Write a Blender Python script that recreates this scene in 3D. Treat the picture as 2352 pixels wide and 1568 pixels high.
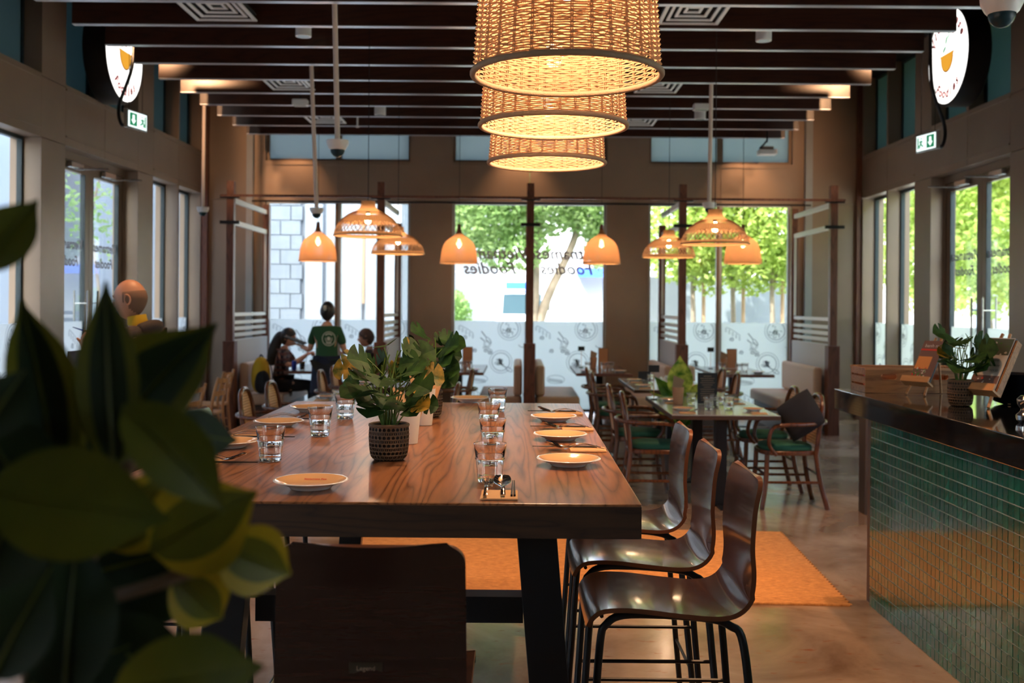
import bpy, math, random
from math import sin, cos, pi, sqrt
from mathutils import Vector, Matrix
R = math.radians
rnd = random.Random(7)
SC = bpy.context.scene
C = SC.collection
for o in list(bpy.data.objects):
    bpy.data.objects.remove(o, do_unlink=True)

# ---------------------------------------------------------------- camera, sky, sun, exposure
F, AX, AY, RO, H = 2350.0, 1190.0, 700.0, 0.008, 1.6
def uv(px, py):
    a, b = px - AX, py - AY
    return a*cos(RO) + b*sin(RO), -a*sin(RO) + b*cos(RO)
def at(px, py, Y):
    u, v = uv(px, py)
    return Vector((u*Y/F, Y, H - v*Y/F))
def onz(px, py, z):
    u, v = uv(px, py)
    Y = (H - z)*F/v
    return Vector((u*Y/F, Y, z))
cam_d = bpy.data.cameras.new('camera')
cam = bpy.data.objects.new('camera', cam_d); C.objects.link(cam)
cam.matrix_world = Matrix.Translation((0, 0, H)) @ Matrix.Rotation(R(90), 4, 'X') @ Matrix.Rotation(RO, 4, 'Z')
cam_d.sensor_width = 36; cam_d.lens = F/2352*36
cam_d.shift_x = (1176-AX)/2352; cam_d.shift_y = (AY-784)/2352
cam_d.clip_start = .02; cam_d.clip_end = 300
cam_d.dof.use_dof = True; cam_d.dof.focus_distance = 3.25; cam_d.dof.aperture_fstop = 3.8
SC.camera = cam
world = bpy.data.worlds.new('world'); SC.world = world; world.use_nodes = True
wn = world.node_tree.nodes; wl = world.node_tree.links
sky = wn.new('ShaderNodeTexSky'); sky.sky_type = 'NISHITA'; sky.sun_disc = False
sky.sun_elevation = R(46); sky.sun_rotation = R(200); sky.air_density = 1.0; sky.dust_density = 2.5
wn['Background'].inputs['Strength'].default_value = 1.0
wl.new(sky.outputs['Color'], wn['Background'].inputs['Color'])
sun_d = bpy.data.lights.new('sun', 'SUN'); sun_d.energy = 7.5; sun_d.angle = R(.6); sun_d.color = (1, .95, .86)
sun = bpy.data.objects.new('sun', sun_d); C.objects.link(sun)
sun.rotation_euler = Vector((.55, .60, -1.10)).to_track_quat('-Z', 'Y').to_euler()
SC.view_settings.view_transform = 'Standard'; SC.view_settings.look = 'None'
SC.view_settings.gamma = 1; SC.view_settings.use_curve_mapping = False
SC.view_settings.exposure = 0.8
cy = SC.cycles
cy.use_denoising = True; cy.max_bounces = 10; cy.diffuse_bounces = 5; cy.glossy_bounces = 4
cy.transmission_bounces = 8; cy.transparent_max_bounces = 16; cy.sample_clamp_indirect = 6; cy.caustics_reflective = False
cy.caustics_refractive = False
WARM = (1.0, .66, .40)

# ---------------------------------------------------------------- helpers
class MB:
    def __init__(s): s.v = []; s.f = []; s.m = []
    def add(s, vs, fs, mi=0):
        b = len(s.v); s.v += [tuple(p) for p in vs]
        s.f += [tuple(i+b for i in f) for f in fs]; s.m += [mi]*len(fs); return s
    def box(s, x0, x1, y0, y1, z0, z1, mi=0, M=None):
        vs = [Vector((x, y, z)) for z in (z0, z1) for y in (y0, y1) for x in (x0, x1)]
        if M is not None: vs = [M @ p for p in vs]
        return s.add(vs, [(0,2,3,1),(4,5,7,6),(0,1,5,4),(2,6,7,3),(0,4,6,2),(1,3,7,5)], mi)
    def cbox(s, c, sz, mi=0, M=None):
        return s.box(c[0]-sz[0]/2, c[0]+sz[0]/2, c[1]-sz[1]/2, c[1]+sz[1]/2, c[2]-sz[2]/2, c[2]+sz[2]/2, mi, M)
    def tube(s, pts, r, n=8, closed=False, mi=0, flat=1.0, up=None):
        pts = [Vector(p) for p in pts]; N = len(pts); vs = []; fs = []
        rr = r if isinstance(r, (list, tuple)) else [r]*N
        nrm = None
        for i, p in enumerate(pts):
            a = pts[(i-1) % N] if (closed or i > 0) else p
            b = pts[(i+1) % N] if (closed or i < N-1) else p
            t = (b-a)
            t = t.normalized() if t.length > 1e-9 else Vector((0,0,1))
            if up is not None: nrm = Vector(up)
            if nrm is None: nrm = Vector((0,0,1)) if abs(t.z) < .9 else Vector((1,0,0))
            nrm = (nrm - t*nrm.dot(t))
            if nrm.length < 1e-6: nrm = t.orthogonal()
            nrm = nrm.normalized(); bn = t.cross(nrm)
            for k in range(n):
                a_ = 2*pi*k/n
                vs.append(p + (nrm*cos(a_)*flat + bn*sin(a_))*rr[i])
        M = N if closed else N-1
        for i in range(M):
            j = (i+1) % N
            for k in range(n):
                k2 = (k+1) % n
                fs.append((i*n+k, i*n+k2, j*n+k2, j*n+k))
        if not closed and n > 2:
            fs.append(tuple(range(n-1, -1, -1))); fs.append(tuple((N-1)*n+k for k in range(n)))
        return s.add(vs, fs, mi)
    def lathe(s, prof, n=24, c=(0,0,0), mi=0, M=None, fac=None):
        vs = []; fs = []; L = len(prof)
        for j, (r, z) in enumerate(prof):
            for k in range(n):
                a = 2*pi*k/n
                q = r*(fac(a, z) if fac else 1)
                p = Vector((q*cos(a), q*sin(a), z))
                if M is not None: p = M @ p
                vs.append(p + Vector(c))
        for j in range(L-1):
            for k in range(n):
                k2 = (k+1) % n
                fs.append((j*n+k, j*n+k2, (j+1)*n+k2, (j+1)*n+k))
        if prof[0][0] > 1e-6: fs.append(tuple(range(n-1, -1, -1)))
        if prof[-1][0] > 1e-6: fs.append(tuple((L-1)*n+k for k in range(n)))
        return s.add(vs, fs, mi)
    def lathe_open(s, prof, n=24, c=(0,0,0), mi=0):
        k0 = len(s.f); s.lathe(prof, n, c, mi)
        k = n*(len(prof)-1)
        s.f = s.f[:k0+k]; s.m = s.m[:k0+k]; return s
    def grid(s, P, mi=0, th=0):
        nu, nv = len(P), len(P[0]); vs = [Vector(p) for row in P for p in row]
        fs = [(i*nv+j, (i+1)*nv+j, (i+1)*nv+j+1, i*nv+j+1) for i in range(nu-1) for j in range(nv-1)]
        if th:
            nr = [Vector((0,0,0)) for _ in vs]
            for f in fs:
                q = (vs[f[2]]-vs[f[0]]).cross(vs[f[3]]-vs[f[1]])
                for i in f: nr[i] += q
            top = [p + q.normalized()*th for p, q in zip(vs, nr)]
            o = len(vs)
            f2 = [tuple(i+o for i in reversed(f)) for f in fs]
            bd = [(i, 0) for i in range(nu)] + [(nu-1, j) for j in range(1, nv)] + [(i, nv-1) for i in range(nu-2, -1, -1)] + [(0, j) for j in range(nv-2, 0, -1)]
            bi = [i*nv+j for i, j in bd]; L = len(bi)
            f3 = [(bi[k], bi[(k+1) % L], bi[(k+1) % L]+o, bi[k]+o) for k in range(L)]
            return s.add(vs+top, [tuple(reversed(f)) for f in fs] + [tuple(reversed(f)) for f in f2] + [tuple(reversed(f)) for f in f3], mi)
        return s.add(vs, fs, mi)
    def prism(s, pts, d, mi=0):            # closed outline pts (3D), extruded by vector d
        n = len(pts); d = Vector(d); a = [Vector(p) for p in pts]
        return s.add(a + [p+d for p in a], [tuple(range(n-1, -1, -1)), tuple(range(n, 2*n))] + [(i, (i+1) % n, n+(i+1) % n, n+i) for i in range(n)], mi)
    def build(s, name, mat, parent=None, smooth=0, bevel=0, loc=None, rot=None):
        me = bpy.data.meshes.new(name); me.from_pydata(s.v, [], s.f)
        mats = mat if isinstance(mat, (list, tuple)) else [mat]
        for m in mats: me.materials.append(m)
        if len(mats) > 1: me.polygons.foreach_set('material_index', s.m)
        if smooth:
            me.polygons.foreach_set('use_smooth', [True]*len(me.polygons))
            me.set_sharp_from_angle(angle=R(smooth if smooth > 1 else 40))
        me.update()
        o = bpy.data.objects.new(name, me); C.objects.link(o)
        if parent is not None: o.parent = parent
        if loc is not None: o.location = loc
        if rot is not None: o.rotation_euler = rot
        if bevel:
            b = o.modifiers.new('bevel', 'BEVEL'); b.width = bevel; b.segments = 2; b.limit_method = 'ANGLE'; b.angle_limit = R(50)
        return o
def tag(o, label=None, cat=None, group=None, kind=None):
    if label: o['label'] = label
    if cat: o['category'] = cat
    if group: o['group'] = group
    if kind: o['kind'] = kind
    return o
def thing(name, label, cat, loc=(0,0,0), rz=0, group=None, sc=1):
    o = bpy.data.objects.new(name, None); C.objects.link(o); o.empty_display_size = .05
    o.location = loc; o.rotation_euler = (0, 0, rz); o.scale = (sc, sc, sc)
    return tag(o, label, cat, group)
def dup(root, loc, rz=None, label=None, group=None, rot=None, sc=None):
    r = root.copy(); C.objects.link(r); r.location = loc
    if rz is not None: r.rotation_euler = (0, 0, rz)
    if rot is not None: r.rotation_euler = rot
    if sc is not None: r.scale = (sc, sc, sc)
    if label: r['label'] = label
    if group: r['group'] = group
    kids = {}
    for ch in list(root.children):
        c = ch.copy(); C.objects.link(c); c.parent = r
        for g in list(ch.children):
            d = g.copy(); C.objects.link(d); d.parent = c
    return r
def struct(o): o['kind'] = 'structure'; return o
def arc(c, r, a0, a1, n, ax=(1,0,0), ay=(0,0,1)):
    c = Vector(c); ax = Vector(ax); ay = Vector(ay)
    return [c + ax*r*cos(a0+(a1-a0)*i/n) + ay*r*sin(a0+(a1-a0)*i/n) for i in range(n+1)]
def smooth_path(pts, n=6, closed=False):     # Catmull-Rom
    pts = [Vector(p) for p in pts]; N = len(pts); out = []
    for i in range(N if closed else N-1):
        p0 = pts[(i-1) % N] if (closed or i) else pts[0]
        p1 = pts[i]; p2 = pts[(i+1) % N]
        p3 = pts[(i+2) % N] if (closed or i+2 < N) else p2
        for k in range(n):
            t = k/n
            out.append(.5*((2*p1) + (p2-p0)*t + (2*p0-5*p1+4*p2-p3)*t*t + (3*p1-p0-3*p2+p3)*t**3))
    if not closed: out.append(pts[-1])
    return out
def lerp(a, b, t): return a + (b-a)*t

# ---------------------------------------------------------------- materials
def newmat(name):
    m = bpy.data.materials.new(name); m.use_nodes = True
    return m, m.node_tree.nodes, m.node_tree.links, m.node_tree.nodes['Principled BSDF']
def c4(c): return (c[0], c[1], c[2], 1)
def pm(name, col, rough=.5, metal=0, bump=0, bscale=60, var=0, vscale=4, emit=None, es=0, coat=0, spec=None, trans=0, stretch=(1,1,1)):
    m, N, L, P = newmat(name)
    P.inputs['Base Color'].default_value = c4(col); P.inputs['Roughness'].default_value = rough; P.inputs['Metallic'].default_value = metal
    if spec is not None: P.inputs['Specular IOR Level'].default_value = spec
    if coat: P.inputs['Coat Weight'].default_value = coat; P.inputs['Coat Roughness'].default_value = .08
    if trans: P.inputs['Transmission Weight'].default_value = trans
    if emit: P.inputs['Emission Color'].default_value = c4(emit); P.inputs['Emission Strength'].default_value = es
    if bump or var:
        tc = N.new('ShaderNodeTexCoord'); mp = N.new('ShaderNodeMapping'); mp.inputs['Scale'].default_value = stretch
        L.new(tc.outputs['Object'], mp.inputs['Vector'])
    if var:
        n = N.new('ShaderNodeTexNoise'); n.inputs['Scale'].default_value = vscale; n.inputs['Detail'].default_value = 6
        L.new(mp.outputs[0], n.inputs['Vector'])
        cr = N.new('ShaderNodeValToRGB'); e = cr.color_ramp.elements
        e[0].position = .32; e[1].position = .68
        e[0].color = c4([x*(1-var) for x in col]); e[1].color = c4([min(1, x*(1+var)) for x in col])
        L.new(n.outputs['Fac'], cr.inputs[0]); L.new(cr.outputs[0], P.inputs['Base Color'])
    if bump:
        n2 = N.new('ShaderNodeTexNoise'); n2.inputs['Scale'].default_value = bscale; n2.inputs['Detail'].default_value = 4
        L.new(mp.outputs[0], n2.inputs['Vector'])
        b = N.new('ShaderNodeBump'); b.inputs['Strength'].default_value = bump; b.inputs['Distance'].default_value = .004
        L.new(n2.outputs['Fac'], b.inputs['Height']); L.new(b.outputs[0], P.inputs['Normal'])
    return m
def wood(name, dark, light, rough=.35, axis='Y', scale=1.0, rings=9, coat=0, world=False):
    m, N, L, P = newmat(name)
    tc = N.new('ShaderNodeTexCoord'); mp = N.new('ShaderNodeMapping')
    s = {'X': (.12, 1, 1), 'Y': (1, .07, 1), 'Z': (1, 1, .12)}[axis]
    mp.inputs['Scale'].default_value = [q*scale for q in s]
    L.new(tc.outputs['Object'], mp.inputs['Vector'])
    n0 = N.new('ShaderNodeTexNoise'); n0.inputs['Scale'].default_value = 2.2; n0.inputs['Detail'].default_value = 3
    L.new(mp.outputs[0], n0.inputs['Vector'])
    mul = N.new('ShaderNodeMath'); mul.operation = 'MULTIPLY'; mul.inputs[1].default_value = rings*6.28*2; L.new(n0.outputs['Fac'], mul.inputs[0])
    sn = N.new('ShaderNodeMath'); sn.operation = 'SINE'; L.new(mul.outputs[0], sn.inputs[0])
    ab = N.new('ShaderNodeMath'); ab.operation = 'ABSOLUTE'; L.new(sn.outputs[0], ab.inputs[0])
    mr = N.new('ShaderNodeMath'); mr.operation = 'POWER'; mr.inputs[1].default_value = .45; L.new(ab.outputs[0], mr.inputs[0])
    n1 = N.new('ShaderNodeTexNoise'); n1.inputs['Scale'].default_value = 60; n1.inputs['Detail'].default_value = 6
    L.new(mp.outputs[0], n1.inputs['Vector'])
    mx = N.new('ShaderNodeMix'); mx.inputs['Factor'].default_value = .5; L.new(mr.outputs[0], mx.inputs['A']); L.new(n1.outputs['Fac'], mx.inputs['B'])
    cr = N.new('ShaderNodeValToRGB'); e = cr.color_ramp.elements; e[0].position = .28; e[1].position = .78
    e[0].color = c4(dark); e[1].color = c4(light)
    L.new(mx.outputs['Result'], cr.inputs[0]); L.new(cr.outputs[0], P.inputs['Base Color'])
    P.inputs['Roughness'].default_value = rough
    b = N.new('ShaderNodeBump'); b.inputs['Strength'].default_value = .12; b.inputs['Distance'].default_value = .0006
    L.new(mx.outputs['Result'], b.inputs['Height']); L.new(b.outputs[0], P.inputs['Normal'])
    if coat: P.inputs['Coat Weight'].default_value = coat; P.inputs['Coat Roughness'].default_value = .1
    return m
def leafmat(name, c1, c2, rough=.35, tl=.35, vs=9):
    m, N, L, P = newmat(name)
    tc = N.new('ShaderNodeTexCoord'); n = N.new('ShaderNodeTexNoise'); n.inputs['Scale'].default_value = vs; n.inputs['Detail'].default_value = 5
    L.new(tc.outputs['Object'], n.inputs['Vector'])
    cr = N.new('ShaderNodeValToRGB'); e = cr.color_ramp.elements; e[0].position = .35; e[1].position = .65; e[0].color = c4(c1); e[1].color = c4(c2)
    L.new(n.outputs['Fac'], cr.inputs[0]); L.new(cr.outputs[0], P.inputs['Base Color']); P.inputs['Roughness'].default_value = rough; P.inputs['Specular IOR Level'].default_value = .3
    t = N.new('ShaderNodeBsdfTranslucent'); L.new(cr.outputs[0], t.inputs['Color'])
    mx = N.new('ShaderNodeMixShader'); mx.inputs[0].default_value = tl
    L.new(P.outputs[0], mx.inputs[1]); L.new(t.outputs[0], mx.inputs[2])
    L.new(mx.outputs[0], N['Material Output'].inputs['Surface'])
    return m
def thin_glass(name, tint=(.93, .97, .96), refl=.07):
    m, N, L, P = newmat(name); N.remove(P)
    t = N.new('ShaderNodeBsdfTransparent'); t.inputs['Color'].default_value = c4(tint)
    g = N.new('ShaderNodeBsdfGlossy'); g.inputs['Roughness'].default_value = .02
    w0 = N.new('ShaderNodeLayerWeight'); w0.inputs['Blend'].default_value = .5
    pw = N.new('ShaderNodeMath'); pw.operation = 'POWER'; pw.inputs[1].default_value = 4.0; L.new(w0.outputs['Facing'], pw.inputs[0])
    lw = N.new('ShaderNodeMath'); lw.operation = 'MULTIPLY_ADD'; lw.inputs[1].default_value = .55; lw.inputs[2].default_value = .025; L.new(pw.outputs[0], lw.inputs[0])
    mx = N.new('ShaderNodeMixShader'); L.new(lw.outputs[0], mx.inputs[0]); L.new(t.outputs[0], mx.inputs[1]); L.new(g.outputs[0], mx.inputs[2])
    L.new(mx.outputs[0], N['Material Output'].inputs['Surface']); return m
def translucent(name, col, tl=.5, bump=0, bscale=200, stretch=(1,1,1), alpha=1):
    m, N, L, P = newmat(name); N.remove(P)
    d = N.new('ShaderNodeBsdfDiffuse'); d.inputs['Color'].default_value = c4(col)
    t = N.new('ShaderNodeBsdfTranslucent'); t.inputs['Color'].default_value = c4(col)
    mx = N.new('ShaderNodeMixShader'); mx.inputs[0].default_value = tl; L.new(d.outputs[0], mx.inputs[1]); L.new(t.outputs[0], mx.inputs[2])
    if bump:
        tc = N.new('ShaderNodeTexCoord'); mp = N.new('ShaderNodeMapping'); mp.inputs['Scale'].default_value = stretch; L.new(tc.outputs['Object'], mp.inputs['Vector'])
        n2 = N.new('ShaderNodeTexNoise'); n2.inputs['Scale'].default_value = bscale; L.new(mp.outputs[0], n2.inputs['Vector'])
        b = N.new('ShaderNodeBump'); b.inputs['Strength'].default_value = bump; b.inputs['Distance'].default_value = .004
        L.new(n2.outputs['Fac'], b.inputs['Height']); L.new(b.outputs[0], d.inputs['Normal'])
    L.new(mx.outputs[0], N['Material Output'].inputs['Surface']); return m

M = {}
M['wall'] = pm('bronze_panel', (.31, .225, .165), .42, .25, bump=.05, bscale=200, var=.06, vscale=2)
M['wall_daylit'] = pm('daylit_strip', (.36, .37, .36), .5, .1, var=.04)  # pale tone stands for daylight falling on the pier edges
M['frame'] = pm('dark_window_frame', (.015, .035, .045), .4)
M['frame_br'] = pm('bronze_frame', (.24, .17, .12), .4, .3)
M['frame_lt'] = pm('pale_frame', (.5, .52, .52), .4, .3)
M['glass'] = thin_glass('window_glass')
M['teal_glass'] = translucent('tinted_glass_teal', (.15, .22, .22), .55)
M['frost_up'] = translucent('frosted_upper_glass', (.42, .46, .45), .75)
M['grey_glass'] = pm('spandrel_glass_grey', (.46, .52, .50), .12, 0, spec=.5)
M['film'] = translucent('frosted_film', (.93, .95, .96), .72)
M['ink'] = pm('film_print_grey', (.22, .25, .28), .7)
M['ink_glass'] = pm('vinyl_lettering_grey', (.36, .36, .42), .6)
M['black'] = pm('black_ceiling', (.008, .008, .009), .8)
M['beam'] = wood('dark_beam_wood', (.017, .006, .005), (.045, .015, .008), .3, 'X', 1.2, 5)
M['beam_sheen'] = pm('beam_underside_sheen', (.55, .57, .62), .28, .6)  # pale colour stands for window light reflected off the beam undersides
M['bk_metal'] = pm('black_metal', (.012, .012, .014), .38, .3)
M['steel'] = pm('brushed_steel', (.55, .56, .57), .25, .9)
M['chrome'] = pm('polished_steel', (.8, .78, .75), .08, 1)
M['white'] = pm('white_plastic', (.72, .70, .67), .35)
M['white_paint'] = pm('white_painted_wood', (.66, .66, .62), .45)
M['beige_pipe'] = pm('beige_conduit', (.74, .60, .50), .4)
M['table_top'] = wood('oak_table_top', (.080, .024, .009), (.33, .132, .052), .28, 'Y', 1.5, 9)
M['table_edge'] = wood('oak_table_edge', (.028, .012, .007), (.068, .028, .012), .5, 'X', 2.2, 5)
M['post'] = wood('walnut_post', (.07, .02, .012), (.17, .058, .03), .45, 'Z', 2, 4)
M['stool_wood'] = wood('dark_plywood_shell', (.024, .009, .007), (.040, .015, .010), .24, 'Y', 3, 2, coat=.5)
M['stool_edge'] = pm('plywood_edge', (.16, .05, .02), .3)
M['chair_wood'] = wood('bentwood_brown', (.06, .018, .008), (.15, .048, .018), .25, 'Z', 2, 3, coat=.3)
M['light_wood'] = wood('light_oak', (.35, .15, .06), (.58, .28, .12), .4, 'Z', 2, 3)
M['kraft_wood'] = wood('pine_wood', (.40, .17, .06), (.62, .30, .12), .4, 'X', 2, 3)
M['crate_wood'] = wood('crate_wood', (.22, .085, .025), (.42, .18, .06), .45, 'X', 3, 4)
M['cushion_g'] = pm('green_velvet', (.015, .11, .065), .8, bump=.2, bscale=300)
M['cushion_d'] = pm('charcoal_cushion', (.02, .022, .028), .9, bump=.3, bscale=200)
M['seat_fab'] = pm('tan_leather', (.60, .40, .27), .5)
M['seat_gy'] = pm('booth_panel', (.5, .48, .47), .6)
M['concrete_dk'] = pm('dark_panel', (.09, .06, .045), .5)
M['porcelain'] = pm('white_porcelain', (.8, .8, .8), .12, coat=.4)
M['plate_in'] = pm('tan_glaze', (.80, .46, .22), .12, coat=.4)
M['napkin'] = pm('kraft_napkin', (.72, .40, .18), .85)
M['paper'] = pm('paper_cup', (.68, .60, .52), .6)
M['brown_glaze'] = pm('brown_table', (.12, .06, .04), .18, coat=.3)
M['grey_top'] = pm('grey_laminate_top', (.36, .36, .36), .16, coat=.3)
M['counter'] = pm('black_granite', (.006, .006, .007), .045, coat=.8, spec=.6)
M['grout'] = pm('grout', (.55, .57, .48), .7)
M['tile'] = pm('green_glazed_tile', (.006, .115, .085), .09, coat=.7, var=.3, vscale=9)
M['tile2'] = pm('green_glazed_tile_light', (.012, .16, .115), .09, coat=.7, var=.3, vscale=9)
M['jute'] = None
M['skin'] = pm('skin', (.60, .30, .19), .5)
M['skin2'] = pm('skin_tan', (.50, .25, .155), .5)
M['hair'] = pm('dark_hair', (.012, .009, .010), .4, bump=.4, bscale=250, stretch=(1,1,.1))
M['hair_br'] = pm('brown_hair', (.05, .022, .014), .6, bump=.4, bscale=250)
M['stubble'] = pm('cropped_hair', (.20, .115, .075), .8)
M['green_shirt'] = pm('green_tshirt', (.016, .075, .025), .85, bump=.15, bscale=150)
M['navy'] = pm('navy_apron', (.010, .014, .035), .85, bump=.15, bscale=150)
M['blk_cloth'] = pm('black_cloth', (.010, .010, .013), .9, bump=.2, bscale=100)
M['brown_jkt'] = pm('dark_brown_jacket', (.035, .026, .022), .8, bump=.5, bscale=40)
M['yellow'] = pm('mustard_fabric', (.55, .34, .01), .8, bump=.2, bscale=200)
M['print_w'] = pm('cream_print', (.55, .52, .42), .7)
M['weave'] = translucent('rattan_strand', (.55, .345, .20), .32)
M['weave2'] = translucent('rattan_shell', (.56, .31, .15), .38, bump=.6, bscale=160)
M['plate_dk'] = pm('bronze_plate', (.07, .05, .03), .4, .5)
M['rim'] = pm('rattan_binding', (.36, .23, .14), .7, bump=.5, bscale=300)
M['rim_in'] = pm('rattan_rim', (.62, .36, .16), .7)
M['bulb'] = pm('warm_bulb', (1, .8, .5), .4, emit=(1, .70, .36), es=14)
M['sign_lit'] = pm('lit_sign_face', (.9, .9, .88), .5, emit=(1, .97, .92), es=1.25)
M['exit_lit'] = pm('lit_exit_face', (.8, .85, .85), .5, emit=(.85, 1, .97), es=.8)
M['red'] = pm('red_lettering', (.55, .02, .03), .6)
M['sgreen'] = pm('sign_green', (.01, .30, .13), .5, emit=(.01, .40, .17), es=.25)
M['syellow'] = pm('sign_yellow', (.9, .50, .06), .5, emit=(1, .45, .04), es=.45)
M['soil'] = pm('dark_soil', (.012, .008, .006), .9)
M['pot_in'] = pm('pot_dark', (.015, .010, .008), .7)
M['pot_cane'] = pm('brown_cane', (.14, .075, .035), .6)
M['stem'] = leafmat('stem_green', (.07, .13, .02), (.16, .26, .05), .4, .2)
M['leaf'] = leafmat('leaf_green', (.010, .036, .006), (.030, .085, .012), .62, .15, 30)
M['leaf_y'] = leafmat('leaf_yellow', (.05, .08, .010), (.40, .22, .02), .5, .25, 30)
M['leaf_t'] = leafmat('leaf_tree', (.28, .40, .07), (.62, .74, .22), .5, .5, 2.0)
M['leaf_t2'] = leafmat('leaf_tree_pale', (.24, .40, .12), (.46, .60, .26), .5, .5, 1.0)
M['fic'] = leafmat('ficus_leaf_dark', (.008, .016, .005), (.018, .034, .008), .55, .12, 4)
M['fic_lit_rib'] = leafmat('ficus_lit_and_midrib', (.07, .085, .010), (.15, .14, .012), .45, .35, 6)  # lamplit olive painted on leaves and margins; also the plain midribs
M['fic_y'] = leafmat('ficus_lamplit_margin', (.30, .22, .012), (.45, .33, .02), .45, .4, 6)  # warm lamp light on the leaf edges, painted as yellow
M['stem_br'] = pm('brown_branch', (.10, .05, .02), .7)
M['bark'] = pm('tree_bark', (.34, .27, .20), .85, bump=.6, bscale=20, var=.25, vscale=5)
M['facade'] = pm('white_facade', (.56, .56, .57), .8, var=.03, vscale=1)
M['facade_m'] = pm('pale_panel', (.42, .45, .48), .8)
M['facade_g'] = pm('grey_facade', (.25, .28, .32), .8, var=.05, vscale=1)
M['block'] = pm('stone_block', (.27, .30, .33), .85, bump=.3, bscale=12, var=.08, vscale=3)
M['paving'] = pm('pale_paving', (.70, .69, .66), .8, var=.05, vscale=1.5)
M['blue'] = pm('blue_awning', (.02, .10, .62), .6)
M['van_white'] = pm('van_white', (.75, .77, .78), .3)
M['van_glass'] = pm('van_glass', (.015, .04, .05), .25, spec=.2)
M['wood_post_out'] = pm('timber_post_out', (.55, .36, .22), .7)
M['glassware'] = pm('tumbler_glass', (1, .985, .97), .0, trans=1); M['glassware'].node_tree.nodes['Principled BSDF'].inputs['IOR'].default_value = 1.48
M['cola'] = pm('cola', (.10, .02, .005), .1)
M['lemon'] = pm('orange_drink', (.85, .30, .02), .2)
M['can'] = pm('blue_can', (.01, .03, .28), .25, .4)
M['card'] = pm('menu_card_tan', (.50, .24, .12), .6)
M['card_blk'] = pm('menu_card_black', (.015, .016, .018), .5)
M['cover'] = pm('menu_cover', (.22, .12, .10), .35)
M['bread'] = pm('print_bread', (.75, .28, .08), .5)
M['pr_red'] = pm('print_red', (.62, .05, .03), .5)
M['pr_white'] = pm('print_white', (.75, .68, .62), .5)
M['pr_green'] = pm('print_green', (.10, .22, .05), .5)
M['pr_grey'] = pm('print_grey_green', (.13, .15, .11), .4)
M['bowl_blk'] = pm('black_stoneware', (.012, .014, .018), .25)
# ---------------------------------------------------------------- floor, rug material
def floor_mat():
    m, N, L, P = newmat('polished_concrete')
    tc = N.new('ShaderNodeTexCoord')
    n = N.new('ShaderNodeTexNoise'); n.inputs['Scale'].default_value = 1.3; n.inputs['Detail'].default_value = 8; n.inputs['Roughness'].default_value = .6
    n.inputs['Distortion'].default_value = .6
    L.new(tc.outputs['Object'], n.inputs['Vector'])
    cr = N.new('ShaderNodeValToRGB'); e = cr.color_ramp.elements
    e[0].position = .30; e[0].color = (.19, .11, .065, 1); e[1].position = .72; e[1].color = (.55, .41, .31, 1)
    k = cr.color_ramp.elements.new(.5); k.color = (.37, .25, .17, 1)
    L.new(n.outputs['Fac'], cr.inputs[0])
    n2 = N.new('ShaderNodeTexNoise'); n2.inputs['Scale'].default_value = 9; n2.inputs['Detail'].default_value = 8
    mp = N.new('ShaderNodeMapping'); mp.inputs['Scale'].default_value = (1, 2.2, 1); L.new(tc.outputs['Object'], mp.inputs['Vector']); L.new(mp.outputs[0], n2.inputs['Vector'])
    cr2 = N.new('ShaderNodeValToRGB'); e2 = cr2.color_ramp.elements; e2[0].position = .62; e2[0].color = (0,0,0,1); e2[1].position = .72; e2[1].color = (1,1,1,1)
    L.new(n2.outputs['Fac'], cr2.inputs[0])
    mx = N.new('ShaderNodeMix'); mx.data_type = 'RGBA'; L.new(cr2.outputs[0], mx.inputs['Factor']); L.new(cr.outputs[0], mx.inputs['A']); mx.inputs['B'].default_value = (.30, .11, .05, 1)
    L.new(mx.outputs['Result'], P.inputs['Base Color'])
    mr = N.new('ShaderNodeMapRange'); mr.inputs['To Min'].default_value = .10; mr.inputs['To Max'].default_value = .34
    L.new(n.outputs['Fac'], mr.inputs['Value']); L.new(mr.outputs[0], P.inputs['Roughness'])
    P.inputs['Coat Weight'].default_value = .25; P.inputs['Coat Roughness'].default_value = .12
    b = N.new('ShaderNodeBump'); b.inputs['Strength'].default_value = .08; b.inputs['Distance'].default_value = .003; L.new(n2.outputs['Fac'], b.inputs['Height']); L.new(b.outputs[0], P.inputs['Normal'])
    return m
M['floor'] = floor_mat()
XL, XR, YB, YF, ZC = -4.57, 4.94, 14.8, -2.2, 4.9
fl = struct(MB().box(XL-.3, XR+.3, YF-.2, YB+.4, -.12, 0).build('floor', M['floor']))
struct(MB().box(XL-.3, XR+.3, YF-.2, YB+.3, ZC, ZC+.1).build('ceiling', M['black']))
struct(MB().box(XL-1.0, XR+1.0, YF-.4, YB+.35, ZC+.1, ZC+.5).build('trim_1', M['facade']))       # roof slab
wf = struct(MB().box(XL-.2, XR+.2, YF-.2, YF, 0, ZC).build('wall_front', M['wall']))

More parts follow.
